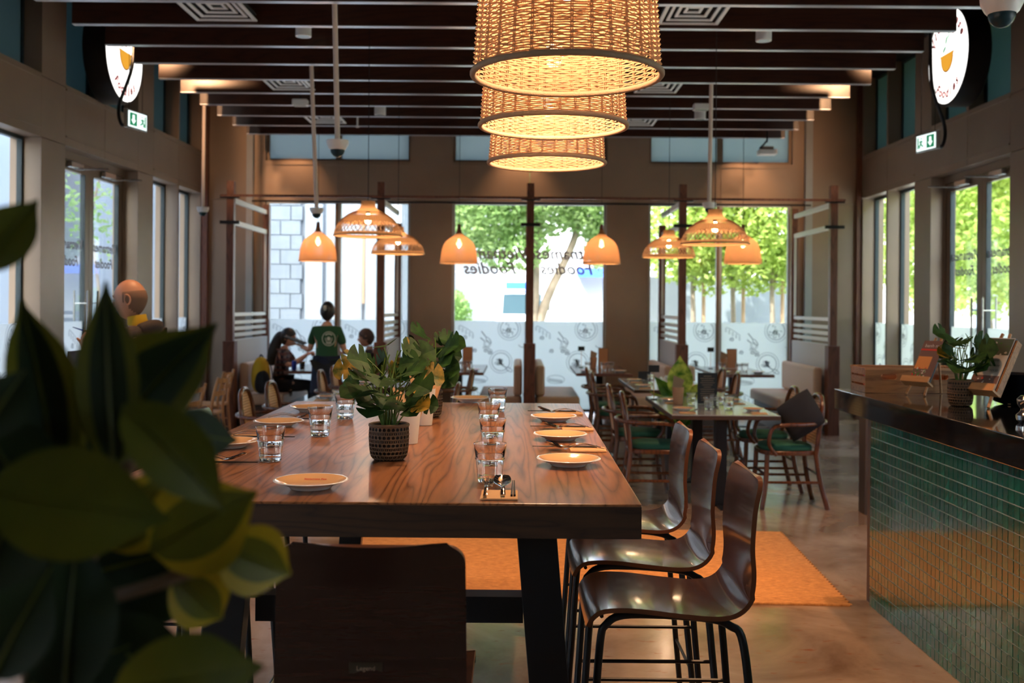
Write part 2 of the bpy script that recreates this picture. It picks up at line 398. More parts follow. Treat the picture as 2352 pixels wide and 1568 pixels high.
# side walls: full-height piers, header panels, thin fins, glass set back in the reveal
DEP = .20
piers = [(-2.2, -1.70), (.27, .78), (2.32, 2.85), (4.80, 5.32), (7.29, 7.80), (9.78, 10.30), (12.27, 12.78), (14.69, 14.80)]
bays = [(-1.70, .27), (.78, 2.32), (2.85, 4.80), (5.32, 7.29), (7.80, 9.78), (10.30, 12.27), (12.78, 14.69)]
ZH, ZU = 3.17, 3.78
win_n = [0]
def pane_window(x, s, y0, y1, z0, z1, mat, film=True, flip=1):
    win_n[0] += 1
    w = .035; f = MB(); xa, xb = sorted((x, x+s*.05))
    f.box(xa, xb, y0, y0+w, z0, z1).box(xa, xb, y1-w, y1, z0, z1).box(xa, xb, y0+w, y1-w, z1-w, z1).box(xa, xb, y0+w, y1-w, z0, z0+w)
    o = struct(f.build('window_%d' % win_n[0], M['frame']))
    xm = x+s*.025
    MB().box(xm-.004, xm+.004, y0+w, y1-w, z0+w, z1-w).build('pane', mat, o)
    if film:
        xf = xm - s*.008
        fo = MB().box(xf-.001, xf+.001, y0+w, y1-w, z0+w, 1.385).build('film', M['film'], o)
        drawing(fo, 'x', xf - s*.0025, y0+w, y1-w, .06, 1.385)
    return o
def ribbon(mb, pts, w, plane, c):            # flat printed line lying in a plane
    P = []
    n = len(pts)
    for i, (a, b) in enumerate(pts):
        a0, b0 = pts[max(i-1, 0)]; a1, b1 = pts[min(i+1, n-1)]
        d = Vector((a1-a0, b1-b0)); d = d.normalized() if d.length > 0 else Vector((1, 0))
        q = Vector((-d.y, d.x))*w/2
        P.append([(a+q.x, b+q.y), (a-q.x, b-q.y)])
    f3 = (lambda a, b: (c, a, b)) if plane == 'x' else (lambda a, b: (a, c, b))
    mb.grid([[f3(*p) for p in row] for row in P])
def motifs():                                 # (polyline, width) in a 1.1 x 1.3 m repeat
    L = []; r = random.Random(3)
    def circ(cx, cz, rx, rz=None, a0=0, a1=2*pi, n=22): return [(cx+rx*cos(a0+(a1-a0)*i/n), cz+(rz or rx)*sin(a0+(a1-a0)*i/n)) for i in range(n+1)]
    for cx, cz in ((.80, 1.25), (.68, .77)):
        L.append((circ(cx, cz, .165), .005)); L.append((circ(cx, cz, .13), .008))
        for k in range(15):
            a = r.uniform(0, 2*pi); d = r.uniform(0, .095)
            L.append((circ(cx+d*cos(a), cz+d*sin(a), r.uniform(.012, .035), r.uniform(.01, .022), r.uniform(0, 3), r.uniform(4, 7), 8), .008))
    for (x0, z0, an) in ((.50, 1.08, -.9), (.80, .66, -.55)):            # spoons
        dx, dz = cos(an), sin(an)
        bowl = circ(0, 0, .055, .024, 0, 2*pi, 16)
        L.append(([(x0+dx*a-dz*b, z0+dz*a+dx*b) for a, b in bowl], .008)); L.append(([(x0-dx*.05, z0-dz*.05), (x0-dx*.17, z0-dz*.17)], .012))
    for (x0, z0, sc) in ((.08, 1.30, 1), (.30, .35, 1.2), (.44, 1.00, .6)):  # sprigs
        L.append(([(x0, z0), (x0+.1*sc, z0-.05*sc), (x0+.2*sc, z0-.12*sc)], .006))
        for k in range(5):
            q = k/4; px, pz = x0+.2*sc*q, z0-.12*sc*q
            L.append((circ(px-.01, pz-.04*sc, .010, .032*sc, 0, 2*pi, 8), .005))
    for (x0, z0) in ((.16, 1.12), (.30, .93)):                            # small spirals
        L.append(([(x0+(.006+.028*t)*cos(10*t), z0+(.006+.028*t)*sin(10*t)) for t in [i/14 for i in range(15)]], .009))
    L.append((circ(.48, 1.03, .05), .006)); L.append((circ(.48, 1.03, .03), .005)); L.append(([(.38, 1.12), (.44, 1.07)], .012))
    L.append((circ(.46, .93, .024, .016), .010)); L.append((circ(.52, .90, .024, .016), .010))
    L.append((circ(1.0, 1.02, .06, .035, pi, 2*pi, 10), .008)); L.append(([(.92, 1.03), (1.08, 1.01)], .006))
    L.append((circ(.36, .52, .13, .06, 0, 2*pi, 18), .005))
    for k in range(4): L.append(([(.25, .50+.012*k), (.46, .47+.012*k)], .005))
    L.append((circ(.92, .30, .09, .05), .006)); L.append((circ(.18, .25, .06), .006)); L.append((circ(.18, .25, .045), .004))
    return L
MOT = motifs()
def drawing(film, plane, c, a0, a1, z0, z1, phase=0):
    mb = MB()
    for k in range(-1, 3):
        off = a0 + phase + k*1.12
        for pts, w in MOT:
            q = [(off+a, b) for a, b in pts]
            seg = []
            for p in q + [(1e9, 0)]:
                if a0+.01 < p[0] < a1-.01 and z0 < p[1] < z1-.005: seg.append(p)
                else:
                    if len(seg) > 1: ribbon(mb, seg, w, plane, c)
                    seg = []
    if mb.f: mb.build('printed_drawing', M['ink'], film)

door_n = [0]
def text_obj(s, name, mat, parent, size, M4, shear=.25, ext=.0008, mirror=False, off=0):
    cu = bpy.data.curves.new(name, 'FONT'); cu.body = s; cu.size = size; cu.shear = shear; cu.extrude = ext; cu.align_x = 'CENTER'; cu.resolution_u = 2; cu.offset = off*size
    t = bpy.data.objects.new(name, cu); C.objects.link(t); bpy.context.view_layer.update()
    me = bpy.data.meshes.new_from_object(t); bpy.data.objects.remove(t); bpy.data.curves.remove(cu)
    me.materials.clear(); me.materials.append(mat)
    Q = M4 @ Matrix.Scale(-1, 4, (1, 0, 0)) if mirror else M4
    me.transform(Q)
    o = bpy.data.objects.new(name, me); C.objects.link(o); o.parent = parent
    return o
def frame_m(x, y, z):      # columns: x-axis dir, y-axis dir, normal, origin handled by caller
    m = Matrix.Identity(4)
    for i, a in enumerate((x, y, z)):
        for j in range(3): m[j][i] = a[j]
    return m
def door_leaf(s, x, y0, y1, ztop):
    door_n[0] += 1
    w = .095; xa, xb = sorted((x, x+s*.05)); f = MB()
    f.box(xa, xb, y0, y0+w, .01, ztop).box(xa, xb, y1-w, y1, .01, ztop).box(xa, xb, y0+w, y1-w, ztop-.10, ztop).box(xa, xb, y0+w, y1-w, .01, .14)
    d = struct(f.build('door_%d' % door_n[0], M['frame_br']))
    xm = x+s*.025
    MB().box(xm-.004, xm+.004, y0+w, y1-w, .14, ztop-.10).build('pane', M['glass'], d)
    g = MB(); q = .018
    for a in (y0+w, y1-w-q): g.box(xa-.001, xb+.001, a, a+q, .14, ztop-.10)
    g.build('gasket', M['frame'], d)
    fo = MB().box(xm-s*.008-.001, xm-s*.008+.001, y0+w+q, y1-w-q, .14, 1.385).build('film', M['film'], d)
    drawing(fo, 'x', xm-s*.0105, y0+w+q, y1-w-q, .15, 1.385, .3)
    return d, xm
def side_wall(s, X, nm):
    x0, x1 = sorted((X, X+s*(DEP+.1)))
    root = struct(MB().box(x0, x1, YF-.2, YF, 0, ZC).build(nm, M['wall']))
    def panel(y0, y1, z0, z1, xx0=x0, xx1=x1, mat=None): MB().box(xx0, xx1, y0, y1, z0, z1).build('panel', mat or M['wall'], root)
    for (a, b) in piers:
        panel(a, b, 0, ZH-.004); panel(a, b, ZH+.004, ZU-.03); panel(a, b, ZU-.022, ZC)
    for i, (a, b) in enumerate(bays):
        mid = (a+b)/2; door = i == 5
        g = .004
        panel(a+g, mid-g, ZH, ZU); panel(mid+g, b-g, ZH, ZU)
        xs = sorted((X-s*.012, X+s*.02))
        for z in (ZH+.09, ZU-.05):
            MB().box(xs[0], X+.002 if s > 0 else xs[1], a+g, b-g, z-.008, z+.008).build('moulding', M['wall'], root)
        panel(mid-.03, mid+.03, ZU, ZC)
        for (p, q) in ((a, mid-.03), (mid+.03, b)):
            pane_window(X+s*(DEP-.03), s, p, q, ZU, ZC, M['teal_glass'], False)
        if not door:
            panel(mid-.03, mid+.03, 0, ZH)
            for (p, q) in ((a, mid-.03), (mid+.03, b)): pane_window(X+s*(DEP-.03), s, p, q, 0.02, ZH, M['glass'])
    return root
wl_ = side_wall(-1, XL, 'wall_left'); wr_ = side_wall(1, XR, 'wall_right')

def door_bay(s, X, side):
    y0, y1 = 10.30, 12.27; ym = (y0+y1)/2; x = X+s*(DEP-.03)
    z = 3.08
    fr = MB(); xa, xb = sorted((x-s*.02, x+s*.08))
    fr.box(xa, xb, y0, y0+.05, 0, ZH).box(xa, xb, y1-.05, y1, 0, ZH).box(xa, xb, y0+.05, y1-.05, z+.005, ZH)
    win_n[0] += 1; struct(fr.build('trim_%d' % (10+(s > 0)), M['frame_br']))
    for k, (a, b) in enumerate(((y0+.055, ym-.004), (ym+.004, y1-.055))):
        d, xm = door_leaf(s, x, a, b, z)
        yy = b-.13 if k == 0 else a+.13           # pull bars beside the meeting stiles
        for side_s in (-1, 1):
            xh = xm + side_s*.075
            h = MB().tube([(xh, yy, .92), (xh, yy, 1.72)], .012, 8)
            for zz in (1.05, 1.58): h.tube([(xm, yy, zz), (xh, yy, zz)], .008, 6)
            h.build('pull_handle', M['steel'], d, 40)
        if k == 0:
            MB().tube([(xm-s*.03, b-.05, 1.25), (xm-s*.055, b-.05, 1.25)], .022, 10).build('lock', M['steel'], d, 40)
        c = MB().box(*sorted((x-s*.065, x-s*.01)), yy+(-.45 if k == 0 else .15), yy+(-.15 if k == 0 else .45), z-.075, z-.01)
        co = c.build('door_closer', M['steel'], d, bevel=.006)
        yq = yy+(-.35 if k == 0 else .35)
        MB().tube([(x-s*.05, yq, z-.085), (x-s*.36, yq+.10, z-.075), (x-s*.14, yq+.38, z-.03)], .009, 6).build('closer_arm', M['steel'], co, 40)
        # vinyl lettering, reads from the street, so mirrored from inside
        yc = (a+b)/2
        for txt, zz in (('Vietnamese', 2.16), ('Foodies', 1.98)):
            mm = Matrix.Translation((xm-s*.006, yc, zz)) @ frame_m((0, s, 0), (0, 0, 1), (s, 0, 0))
            text_obj(txt, 'vinyl_lettering', M['ink_glass'], d, .155, mm, off=.02)
door_bay(-1, XL, 'left'); door_bay(1, XR, 'right')

# back wall
bw = struct(MB().box(XL, XR, YB, YB+.25, 4.32, ZC).build('wall_back', M['wall']))
def bpanel(x0, x1, z0, z1): MB().box(x0, x1, YB, YB+.25, z0, z1).build('panel', M['wall'], bw)
cols = [(XL, -3.67), (-1.57, -.965), (1.275, 1.88), (3.955, XR)]
ops = [(-3.67, -1.57), (-.965, 1.275), (1.88, 3.955)]
for a, b in cols:
    bpanel(a, b, 0, 3.09)
    bpanel(a, b, 3.094, 4.32)
for a, b in ops:
    m_ = (a+b)/2
    bpanel(a, m_-.003, 3.09, 3.66); bpanel(m_+.003, b, 3.09, 3.66)
    MB().box(a, b, YB-.012, YB, 3.60, 3.625).build('moulding', M['wall'], bw)
def back_window(a, b, z0, z1, mat, film, ph=0):
    win_n[0] += 1; w = .04; m_ = (a+b)/2; y0, y1 = YB+.08, YB+.14
    f = MB().box(a, a+w, y0, y1, z0, z1).box(b-w, b, y0, y1, z0, z1).box(a+w, b-w, y0, y1, z1-w, z1).box(a+w, b-w, y0, y1, z0, z0+w)
    f.box(m_-.04, m_+.04, y0-.01, y1, z0+w, z1-w)
    o = struct(f.build('window_%d' % win_n[0], M['frame_lt'] if film else M['frame_br']))
    MB().box(m_-.045, m_-.005, y0-.03, y0-.01, z0+w, z1-w).build('mullion_cover', M['frame_br'], o)
    for p, q in ((a+w, m_-.04), (m_+.04, b-w)):
        MB().box(p, q, y0+.026, y0+.034, z0+w, z1-w).build('pane', mat, o)
        if film:
            fo = MB().box(p, q, y0+.016, y0+.018, z0+w, 1.365).build('film', M['film'], o)
            drawing(fo, 'y', y0+.0145, p, q, z0+w, 1.365, ph)
    if film and a < 0 < b:
        for k, (p, q) in enumerate(((a+w, m_-.04), (m_+.04, b-w))):
            for txt, zz in (('Vietnamese', 2.27), ('Foodies', 2.05)):
                mm = Matrix.Translation(((p+q)/2, y0+.02, zz)) @ frame_m((-1, 0, 0), (0, 0, 1), (0, 1, 0))
                text_obj(txt, 'vinyl_lettering', M['ink_glass'], o, .24, mm, off=.02)
    return o
for a, b in ops:
    back_window(a, b, .05, 3.09, M['glass'], True, .0)
    back_window(a, b, 3.66, 4.32, M['frost_up'], False)
# corner trims and pale strips that paint daylight on the pier edges
struct(MB().box(XL, XL+.09, YB-.09, YB-.001, 0, ZC).build('trim_2', M['post'])); struct(MB().box(XR-.07, XR, YB-.07, YB-.001, 0, ZC).build('trim_3', M['post']))
struct(MB().box(-3.92, -3.83, YB-.10, YB-.001, 0, ZC).build('trim_4', M['wall_daylit'])); struct(MB().box(4.12, 4.22, YB-.10, YB-.001, 0, ZC).build('trim_5', M['wall_daylit']))

# ---------------------------------------------------------------- ceiling beams
BY = [5405*(1.449e-3+.1262e-3*k) for k in range(-9, 10)]
proto = None
bm_ = ['nearest', 'second nearest']
BX0, BX1 = -3.72, 3.62
for k, Y in enumerate(BY):
    n_vis = k-8
    lab = 'dark brown timber ceiling beam, ' + (('number %d counting away from the camera' % n_vis) if n_vis > 0 else 'number %d of those overhead, counting back towards the camera' % (1-n_vis))
    if proto is None:
        proto = MB().box(BX0, BX1, -.03, .03, 3.906, 4.16).build('ceiling_beam', M['beam'], bevel=.003)
        tag(proto, lab, 'beam', 'ceiling beams'); proto.location = (0, Y, 0)
        MB().box(BX0, BX1, -.03, .03, 3.900, 3.905).build('underside_sheen', M['beam_sheen'], proto)
    else:
        o = dup(proto, (0, Y, 0), label=lab)
for i, x in enumerate((-3.0, 0.0, 3.0)):
    struct(MB().box(x-.03, x+.03, BY[0], BY[-1], 4.162, ZC-.002).build('trim_%d' % (6+i), M['black']))
# ---------------------------------------------------------------- ceiling fittings
def vent(px, py, w, label):
    c = at(px, py, 1); s = (3.955-H)/(c.z-H); p = Vector((c.x*s, s, 3.93))
    k = min(range(len(BY)-1), key=lambda i: abs((BY[i]+BY[i+1])/2-p.y)); yc = (BY[k]+BY[k+1])/2
    t = thing('ceiling_vent', label, 'air vent', (p.x, yc, 3.925), 0, 'square ceiling vents')
    w /= 2; h = .29
    f = MB(); 
    for j in range(4):
        a = 1-j*.24; b = a-.10 if j else a-.12
        z = .0 + j*.012
        for (x0, x1, y0, y1) in ((-a, a, -a, -b), (-a, a, b, a), (-a, -b, -b, b), (b, a, -b, b)):
            (f if j == 0 else f).box(x0*w, x1*w, y0*h, y1*h, z, z+.012)
    f.build('louvre_frame', M['white'], t)
    MB().box(-w*.98, w*.98, -h*.98, h*.98, .05, .06).build('backing', M['black'], t)
    MB().box(-.05, .05, -.05, .05, .06, ZC-3.926).build('duct', M['black'], t)
vent(517, 36, .50, 'square white ceiling vent at the upper left, nearest of the left row')
vent(650, 176, .46, 'ceiling vent second in the left row, above the white conduit')
vent(737, 261, .46, 'small far ceiling vent at left beyond the dome camera pole')
vent(1582, 44, .50, 'square white ceiling vent just right of the wicker lamps, nearest there')
vent(1520, 183, .46, 'ceiling vent half hidden behind the largest wicker lamp')
vent(1468, 269, .46, 'far ceiling vent right of the middle wicker lamp')
def downlight(px, py, Y, label):
    p = at(px, py, Y)
    t = thing('downlight', label, 'ceiling light', (p.x, p.y, p.z), 0, 'white cylinder downlights')
    MB().lathe([(.068, 0), (.068, .16), (.06, .165)], 20).build('housing', M['white'], t, 40)
    MB().lathe([(.055, -.002), (.055, .002)], 16).build('lens', M['grey_glass'], t)
    MB().tube([(0, 0, .16), (0, 0, ZC-p.z)], .012, 6).build('stem', M['black'], t)
downlight(697, 84, BY[10]+.34, 'white cylinder downlight above the left conduit poles')
downlight(1754, 94, BY[11]-.34, 'white cylinder downlight between beams right of the lamps')
downlight(873, 264, BY[15]+.34, 'far white cylinder downlight left of the wicker lamps')
downlight(1608, 274, BY[15]+.34, 'far white cylinder downlight beside the right conduit pole')
for px, py, s_ in ((690, 236, -1), (1610, 246, 1)):
    p = at(px, py, BY[14]+.34)
    t = thing('emergency_light', 'white box emergency light under the beams at %s' % ('left' if s_ < 0 else 'right'), 'emergency light', p, 0, 'emergency lights')
    MB().cbox((0, 0, 0), (.17, .12, .07)).build('body', M['white'], t, bevel=.01); MB().cbox((0, -.01, -.036), (.14, .09, .01)).build('lens', M['grey_glass'], t)
    MB().tube([(0, 0, .03), (0, 0, ZC-p.z)], .008, 6).build('stem', M['black'], t)
for px, py in ((821, 293), (1580, 275)):
    p = at(px, py, BY[17]-.3)
    o = MB().lathe([(.012, 0), (.03, .01), (.03, .02), (.012, .03), (.012, ZC-p.z)], 10).build('sprinkler', M['white'], loc=p)
    tag(o, 'small white sprinkler head at %s below the far beams' % ('left' if px < 1000 else 'right'), 'sprinkler', 'sprinklers')
def dome_cam(px, ptop, pbot, Y, w, label, pxtop=None, style=0):
    a = at(px, pbot, Y); k = w
    t = thing('security_camera', label, 'camera', (a.x, a.y, a.z), 0, 'ceiling dome cameras')
    top = Vector((0, 0, ZC-a.z-.001))
    if pxtop is not None:
        q = at(pxtop, ptop, Y); top = (q-a)*((ZC-a.z-.001)/(q.z-a.z))
    MB().tube([(0, 0, k*.85), top], .021, 8).build('pole', M['beige_pipe'], t, 40)
    MB().lathe([(k*.12, k*.9), (k*.16, k*.84), (k*.52, k*.80), (k*.5, k*.62), (k*.40, k*.42), (k*.34, k*.36)], 24).build('housing', M['white'], t, 40)
    MB().lathe([(k*.33, k*.36)]+[(k*.33*cos(a_), k*.36-k*.34*sin(a_)) for a_ in [i*pi/16 for i in range(1, 8)]]+[(.0005, .02*k)], 24).build('dome', M['van_glass'], t, 60)
    return t
dome_cam(775, 5, 362, 8.1, .17, 'dome security camera on a long pole left of the big lamps', 768)
dome_cam(727, 187, 502, 10.4, .135, 'dome security camera just above the left bell lamp', 716)
dome_cam(466, 245, 497, 12.4, .14, 'small dome camera low beside the left corner column', 469)
dome_cam(1629, 195, 490, 10.6, .14, 'dome security camera just above the right domed lamp', 1634)
t = dome_cam(2301, 0, 66, 4.7, .185, 'large white dome camera at the top right corner, nearest of all')
# hanging light box beside the far right window
p = at(1762, 350, 13.6); t = thing('hanging_light', 'small white hanging lamp box by the far right upper window', 'lamp', p)
MB().cbox((0, 0, 0), (.24, .16, .07)).build('housing', M['white'], t, bevel=.01)
MB().cbox((0, 0, .055), (.15, .10, .04)).build('bracket', M['frame_br'], t)
MB().tube(smooth_path([(-.1, 0, .05), (-.02, 0, .14), (0, 0, .25), (0, 0, ZC-p.z)]), .012, 6).build('cable', M['bk_metal'], t, 40)

# ---------------------------------------------------------------- round lit signs and exit signs
def round_sign(s, X, Y, Z, label):
    # face looks towards the room centre
    t = thing('round_sign', label, 'sign', (X, Y, Z), 0, None)
    Mx = Matrix.Rotation(R(90)*(-s), 4, 'Y')      # lathe axis z -> -s x
    r = .525
    MB().lathe([(r, -.24), (r+.012, -.23), (r+.012, 0), (r-.005, .005), (r-.02, .0)], 48, M=Mx).build('drum', M['bk_metal'], t, 40)
    f = MB().lathe([(.0005, .003), (r-.02, .003), (r-.02, 0)], 48, M=Mx).build('lit_face', M['sign_lit'], t)
    xd = (0, s*-1.0, 0)                            # reading direction as seen from the room
    B = Matrix.Translation((-s*.008, 0, 0)) @ frame_m(xd, (0, 0, 1), (-s, 0, 0))
    w = 'Vietnamese'
    for i, ch in enumerate(w):
        a = R(152 - i*(124/9))
        mm = B @ Matrix.Translation((.37*cos(a), .37*sin(a), 0)) @ Matrix.Rotation(a-pi/2, 4, 'Z')
        text_obj(ch, 'letter', M['red'], f, .15, mm, .25, off=.035)
    w = 'Foodies'
    for i, ch in enumerate(w):
        a = R(-128 + i*(76/6))
        mm = B @ Matrix.Translation((.44*cos(a), .44*sin(a), 0)) @ Matrix.Rotation(a+pi/2, 4, 'Z')
        text_obj(ch, 'letter', M['red'], f, .15, mm, .25, off=.035)
    def flat(pts, z, th=.002): 
        return [B @ Vector((x, y, z)) for x, y in pts], (B.to_3x3() @ Vector((0, 0, th)))
    bp = [(.15*cos(a), .15*sin(a)*1.05) for a in [pi+ i*pi/12 for i in range(13)]] + [(.17, .03), (-.17, .03)]
    o_, d_ = flat([(x*1.08, y*1.08) for x, y in bp], 0); MB().prism(o_, d_).build('bowl_outline', M['post'], f)
    o_, d_ = flat(bp, .002); MB().prism(o_, d_).build('bowl', M['syellow'], f)
    g = MB()
    for (cx, cy, rr, an) in ((-.07, .09, .05, .6), (-.02, .18, .05, 1.1), (.04, .22, .035, 1.3)):
        q = [(cx+rr*cos(a)*cos(an)-rr*.4*sin(a)*sin(an), cy+rr*cos(a)*sin(an)+rr*.4*sin(a)*cos(an)) for a in [i*pi/6 for i in range(12)]]
        o_, d_ = flat(q, 0); g.prism(o_, d_)
    g.build('herbs', M['sgreen'], f)
    g = MB()
    for k in range(2):
        q = [(-.02, .06+.05*k), (.22, .20+.05*k), (.22, .208+.05*k), (-.02, .07+.05*k)]
        o_, d_ = flat(q, 0); g.prism(o_, d_)
    g.build('chopsticks', M['red'], f)
    for dy in (-.25, .25):
        MB().tube([(s*.12, dy, .3), (s*.12, dy, ZC-Z-.001)], .01, 6).build('hanger', M['bk_metal'], t)
    return t
round_sign(1, 4.64, 11.1, 4.33, 'round illuminated sign on the right above the exit sign, bowl in the middle')
round_sign(-1, -4.29, 11.1, 4.28, 'round illuminated sign on the left above the exit sign, seen very obliquely')
def exit_sign(s, px, py, Y, label):
    p = at(px, py, Y)
    t = thing('exit_sign', label, 'exit sign', p, s*R(12), None)
    W, Hh = .36, .19
    MB().box(*sorted((0, s*.045)), -W/2, W/2, -Hh/2, Hh/2).build('case', M['steel'], t, bevel=.004)
    xf = -s*.002
    fa = MB().box(*sorted((xf, xf+s*.004)), -W/2+.015, W/2-.015, -Hh/2+.015, Hh/2-.015).build('lit_face', M['exit_lit'], t)
    # green field with arrow; arrow on the side nearer the camera for right, farther for left
    yA = .075; yR = -.075
    def rect(y0, y1, z0, z1, d): return MB().box(*sorted((xf-s*d, xf-s*(d+.001))), y0, y1, z0, z1)
    ya, yr = (-.078, .078)
    rect(ya-.065, ya+.065, -.065, .065, .001).build('arrow_field', M['sgreen'], fa)
    m = MB(); q = [(0, -.05), (.042, -.005), (.018, -.005), (.018, .045), (-.018, .045), (-.018, -.005), (-.042, -.005)]
    m.prism([(xf-s*.0025, ya+a, b) for a, b in q], (-s*.001, 0, 0)); m.build('arrow', M['exit_lit'], fa)
    rect(yr-.065, yr+.065, -.065, .065, .001).build('figure_field', M['exit_lit'], fa)
    g = MB()
    def st(a, b, w=.009): g.tube([(xf-s*.003, yr+a[0], a[1]), (xf-s*.003, yr+b[0], b[1])], w, 4)
    st((0, .025), (.005, -.008), .012); st((.005, -.008), (.03, -.03)); st((.005, -.008), (-.012, -.03)); st((-.012, -.03), (-.035, -.038)); st((.03, -.03), (.022, -.055))
    st((0, .02), (-.03, .008), .006); st((0, .02), (.03, .012), .006); g.lathe([(.0005, -.011), (.011, 0), (.0005, .011)], 8, c=(xf-s*.003, yr-.003, .045))
    g.box(*sorted((xf-s*.001, xf-s*.004)), yr+.045, yr+.065, -.06, .06)
    g.build('running_figure', M['sgreen'], fa)
    for dy in (-.12, .12):
        MB().tube([(s*.022, dy, Hh/2), (s*.022, dy, ZC-p.z-.001)], .003, 5).build('cable', M['bk_metal'], t)
    cp = smooth_path([(s*.03, -.02, Hh/2-.01+.9), (s*.05, -.03, .55), (s*.16, -.08, .15), (s*.12, -.1, -.05), (s*.046, -.1, -.04)])
    MB().tube([(s*.03, -.02, ZC-p.z-.001)]+cp, .018, 8).build('flexible_conduit', M['bk_metal'], t, 40)
    return t
exit_sign(1, 2127, 326, 10.6, 'green and white exit sign hanging on the right near the door')
exit_sign(-1, 316, 277, 10.6, 'green and white exit sign hanging on the left near the door')
# ---------------------------------------------------------------- outdoors
struct(MB().box(-60, 60, YB+.4, 110, -.14, -.02).build('ground_back', M['paving']))
struct(MB().box(-40, XL-.3, -6, YB+.4, -.14, -.02).build('ground_left', M['paving']))
struct(MB().box(XR+.3, 40, -6, YB+.4, -.14, -.02).build('ground_right', M['paving']))
def building(name, label, x0, x1, y0, y1, h, mat, wins=(), face='y'):
    b = MB().box(x0, x1, y0, y1, -.02, h).build(name, mat); tag(b, label, 'building')
    for (a0, a1, z0, z1) in wins:
        if face == 'y':
            f = MB().box(a0-.08, a1+.08, y0-.06, y0-.001, z0-.08, z1+.08).build('window', M['facade'], b)
            MB().box(a0, a1, y0-.075, y0-.062, z0, z1).build('pane', M['facade_g'], f)
        else:
            xx = x1 if x1 < 0 else x0; d = 1 if x1 < 0 else -1
            f = MB().box(*sorted((xx+d*.001, xx+d*.06)), a0-.08, a1+.08, z0-.08, z1+.08).build('window', M['facade'], b)
            MB().box(*sorted((xx+d*.062, xx+d*.075)), a0, a1, z0, z1).build('pane', M['facade_g'], f)
    return b
# left: pale building with a block-faced pier, seen through the left back window
b1 = building('pale_building', 'pale blue grey building with tall panels and a block pier behind the left window', -9.0, -2.35, 21.0, 27.0, 7.5, M['facade_g'])
k = 0
for r_ in range(16):
    for c_ in range(3):
        x0 = -5.7 + c_*.42 + (.21 if r_ % 2 else 0); x1 = x0+.40
        x1 = min(x1, -4.42); x0 = max(x0, -5.72)
        if x1-x0 < .1: continue
        MB().box(x0, x1, 20.93-.01*((r_*3+c_) % 3), 20.999, r_*.30+.0, r_*.30+.285).build('block', M['block'], b1)
for i, (x0, x1) in enumerate(((-4.35, -4.0), (-3.93, -3.2), (-3.12, -2.9), (-2.82, -2.40))):
    MB().box(x0, x1, 20.86 if i % 2 == 0 else 20.94, 20.999, -.02, 7.3).build('pilaster', M['facade_m'], b1)
for i, (x0, x1) in enumerate(((-3.72, -3.66), (-3.18, -3.13))):
    MB().box(x0, x1, 20.83, 20.93, 1.6, 3.4).build('timber_strip', M['wood_post_out'], b1)
building('white_wall', 'sunlit white building left of the van behind the centre window', -2.3, -.62, 27, 29, 9, M['facade'], [(-1.9, -1.4, 3.5, 5)])
building('white_wall', 'sunlit white building right of the van behind the centre window', 1.55, 12.5, 28, 30, 9, M['facade'], [(2.2, 2.6, 3.5, 5)])
building('street_end_building', 'white building closing the street behind the van', -14, 14, 62, 66, 10, M['facade'])
sg = tag(MB().box(-1.95, -1.32, 26.6, 26.9, 4.20, 4.38).build('blue_sign_board', M['blue'], bevel=.02), 'blue sign board high behind the left half of the centre window', 'sign')
aw = tag(MB().prism([(1.60, 27.999, 2.45), (1.60, 27.3, 2.35), (1.60, 27.999, 2.62)], (1.3, 0, 0)).build('blue_awning', M['blue']), 'blue awning behind the forked tree trunk', 'awning')
# van
t = thing('van', 'white van with a dark windscreen parked behind the centre window', 'vehicle', (0.15, 44, -.02))
hw = 1.0
MB().prism([(-hw, .0, .35), (-hw, -.1, .9), (-hw, .35, 1.25), (-hw, .9, 2.15), (-hw, 1.2, 2.3), (-hw, 5, 2.3), (-hw, 5, .35)], (2*hw, 0, 0)).build('body', M['van_white'], t, bevel=.08)
MB().prism([(-hw*.85, .29, 1.22), (-hw*.8, .86, 2.10), (-hw*.8, .92, 2.08), (-hw*.85, .36, 1.22)], (2*hw*.84, 0, 0)).build('windscreen', M['van_glass'], t)
MB().box(-hw*.7, hw*.7, -.13, -.02, .5, .8).build('grille', M['bk_metal'], t)
for s_ in (-1, 1):
    MB().cbox((s_*(hw+.14), .4, 1.55), (.2, .1, .34)).build('mirror', M['bk_metal'], t, bevel=.03)
    MB().cbox((s_*hw*.8, -.09, .78), (.26, .08, .16)).build('headlamp', M['glassware'], t, bevel=.02)
    for yy in (.8, 4.0):
        MB().lathe([(.33, -.1), (.33, .1), (.2, .11), (.0005, .11)], 20, M=Matrix.Rotation(R(90)*s_, 4, 'Y'), c=(s_*(hw-.08), yy, .35)).build('wheel', M['bk_metal'], t, 40)
MB().box(-.7, .7, .7, 1.0, 2.31, 2.62).build('roof_sign', M['blue'], t, bevel=.04)

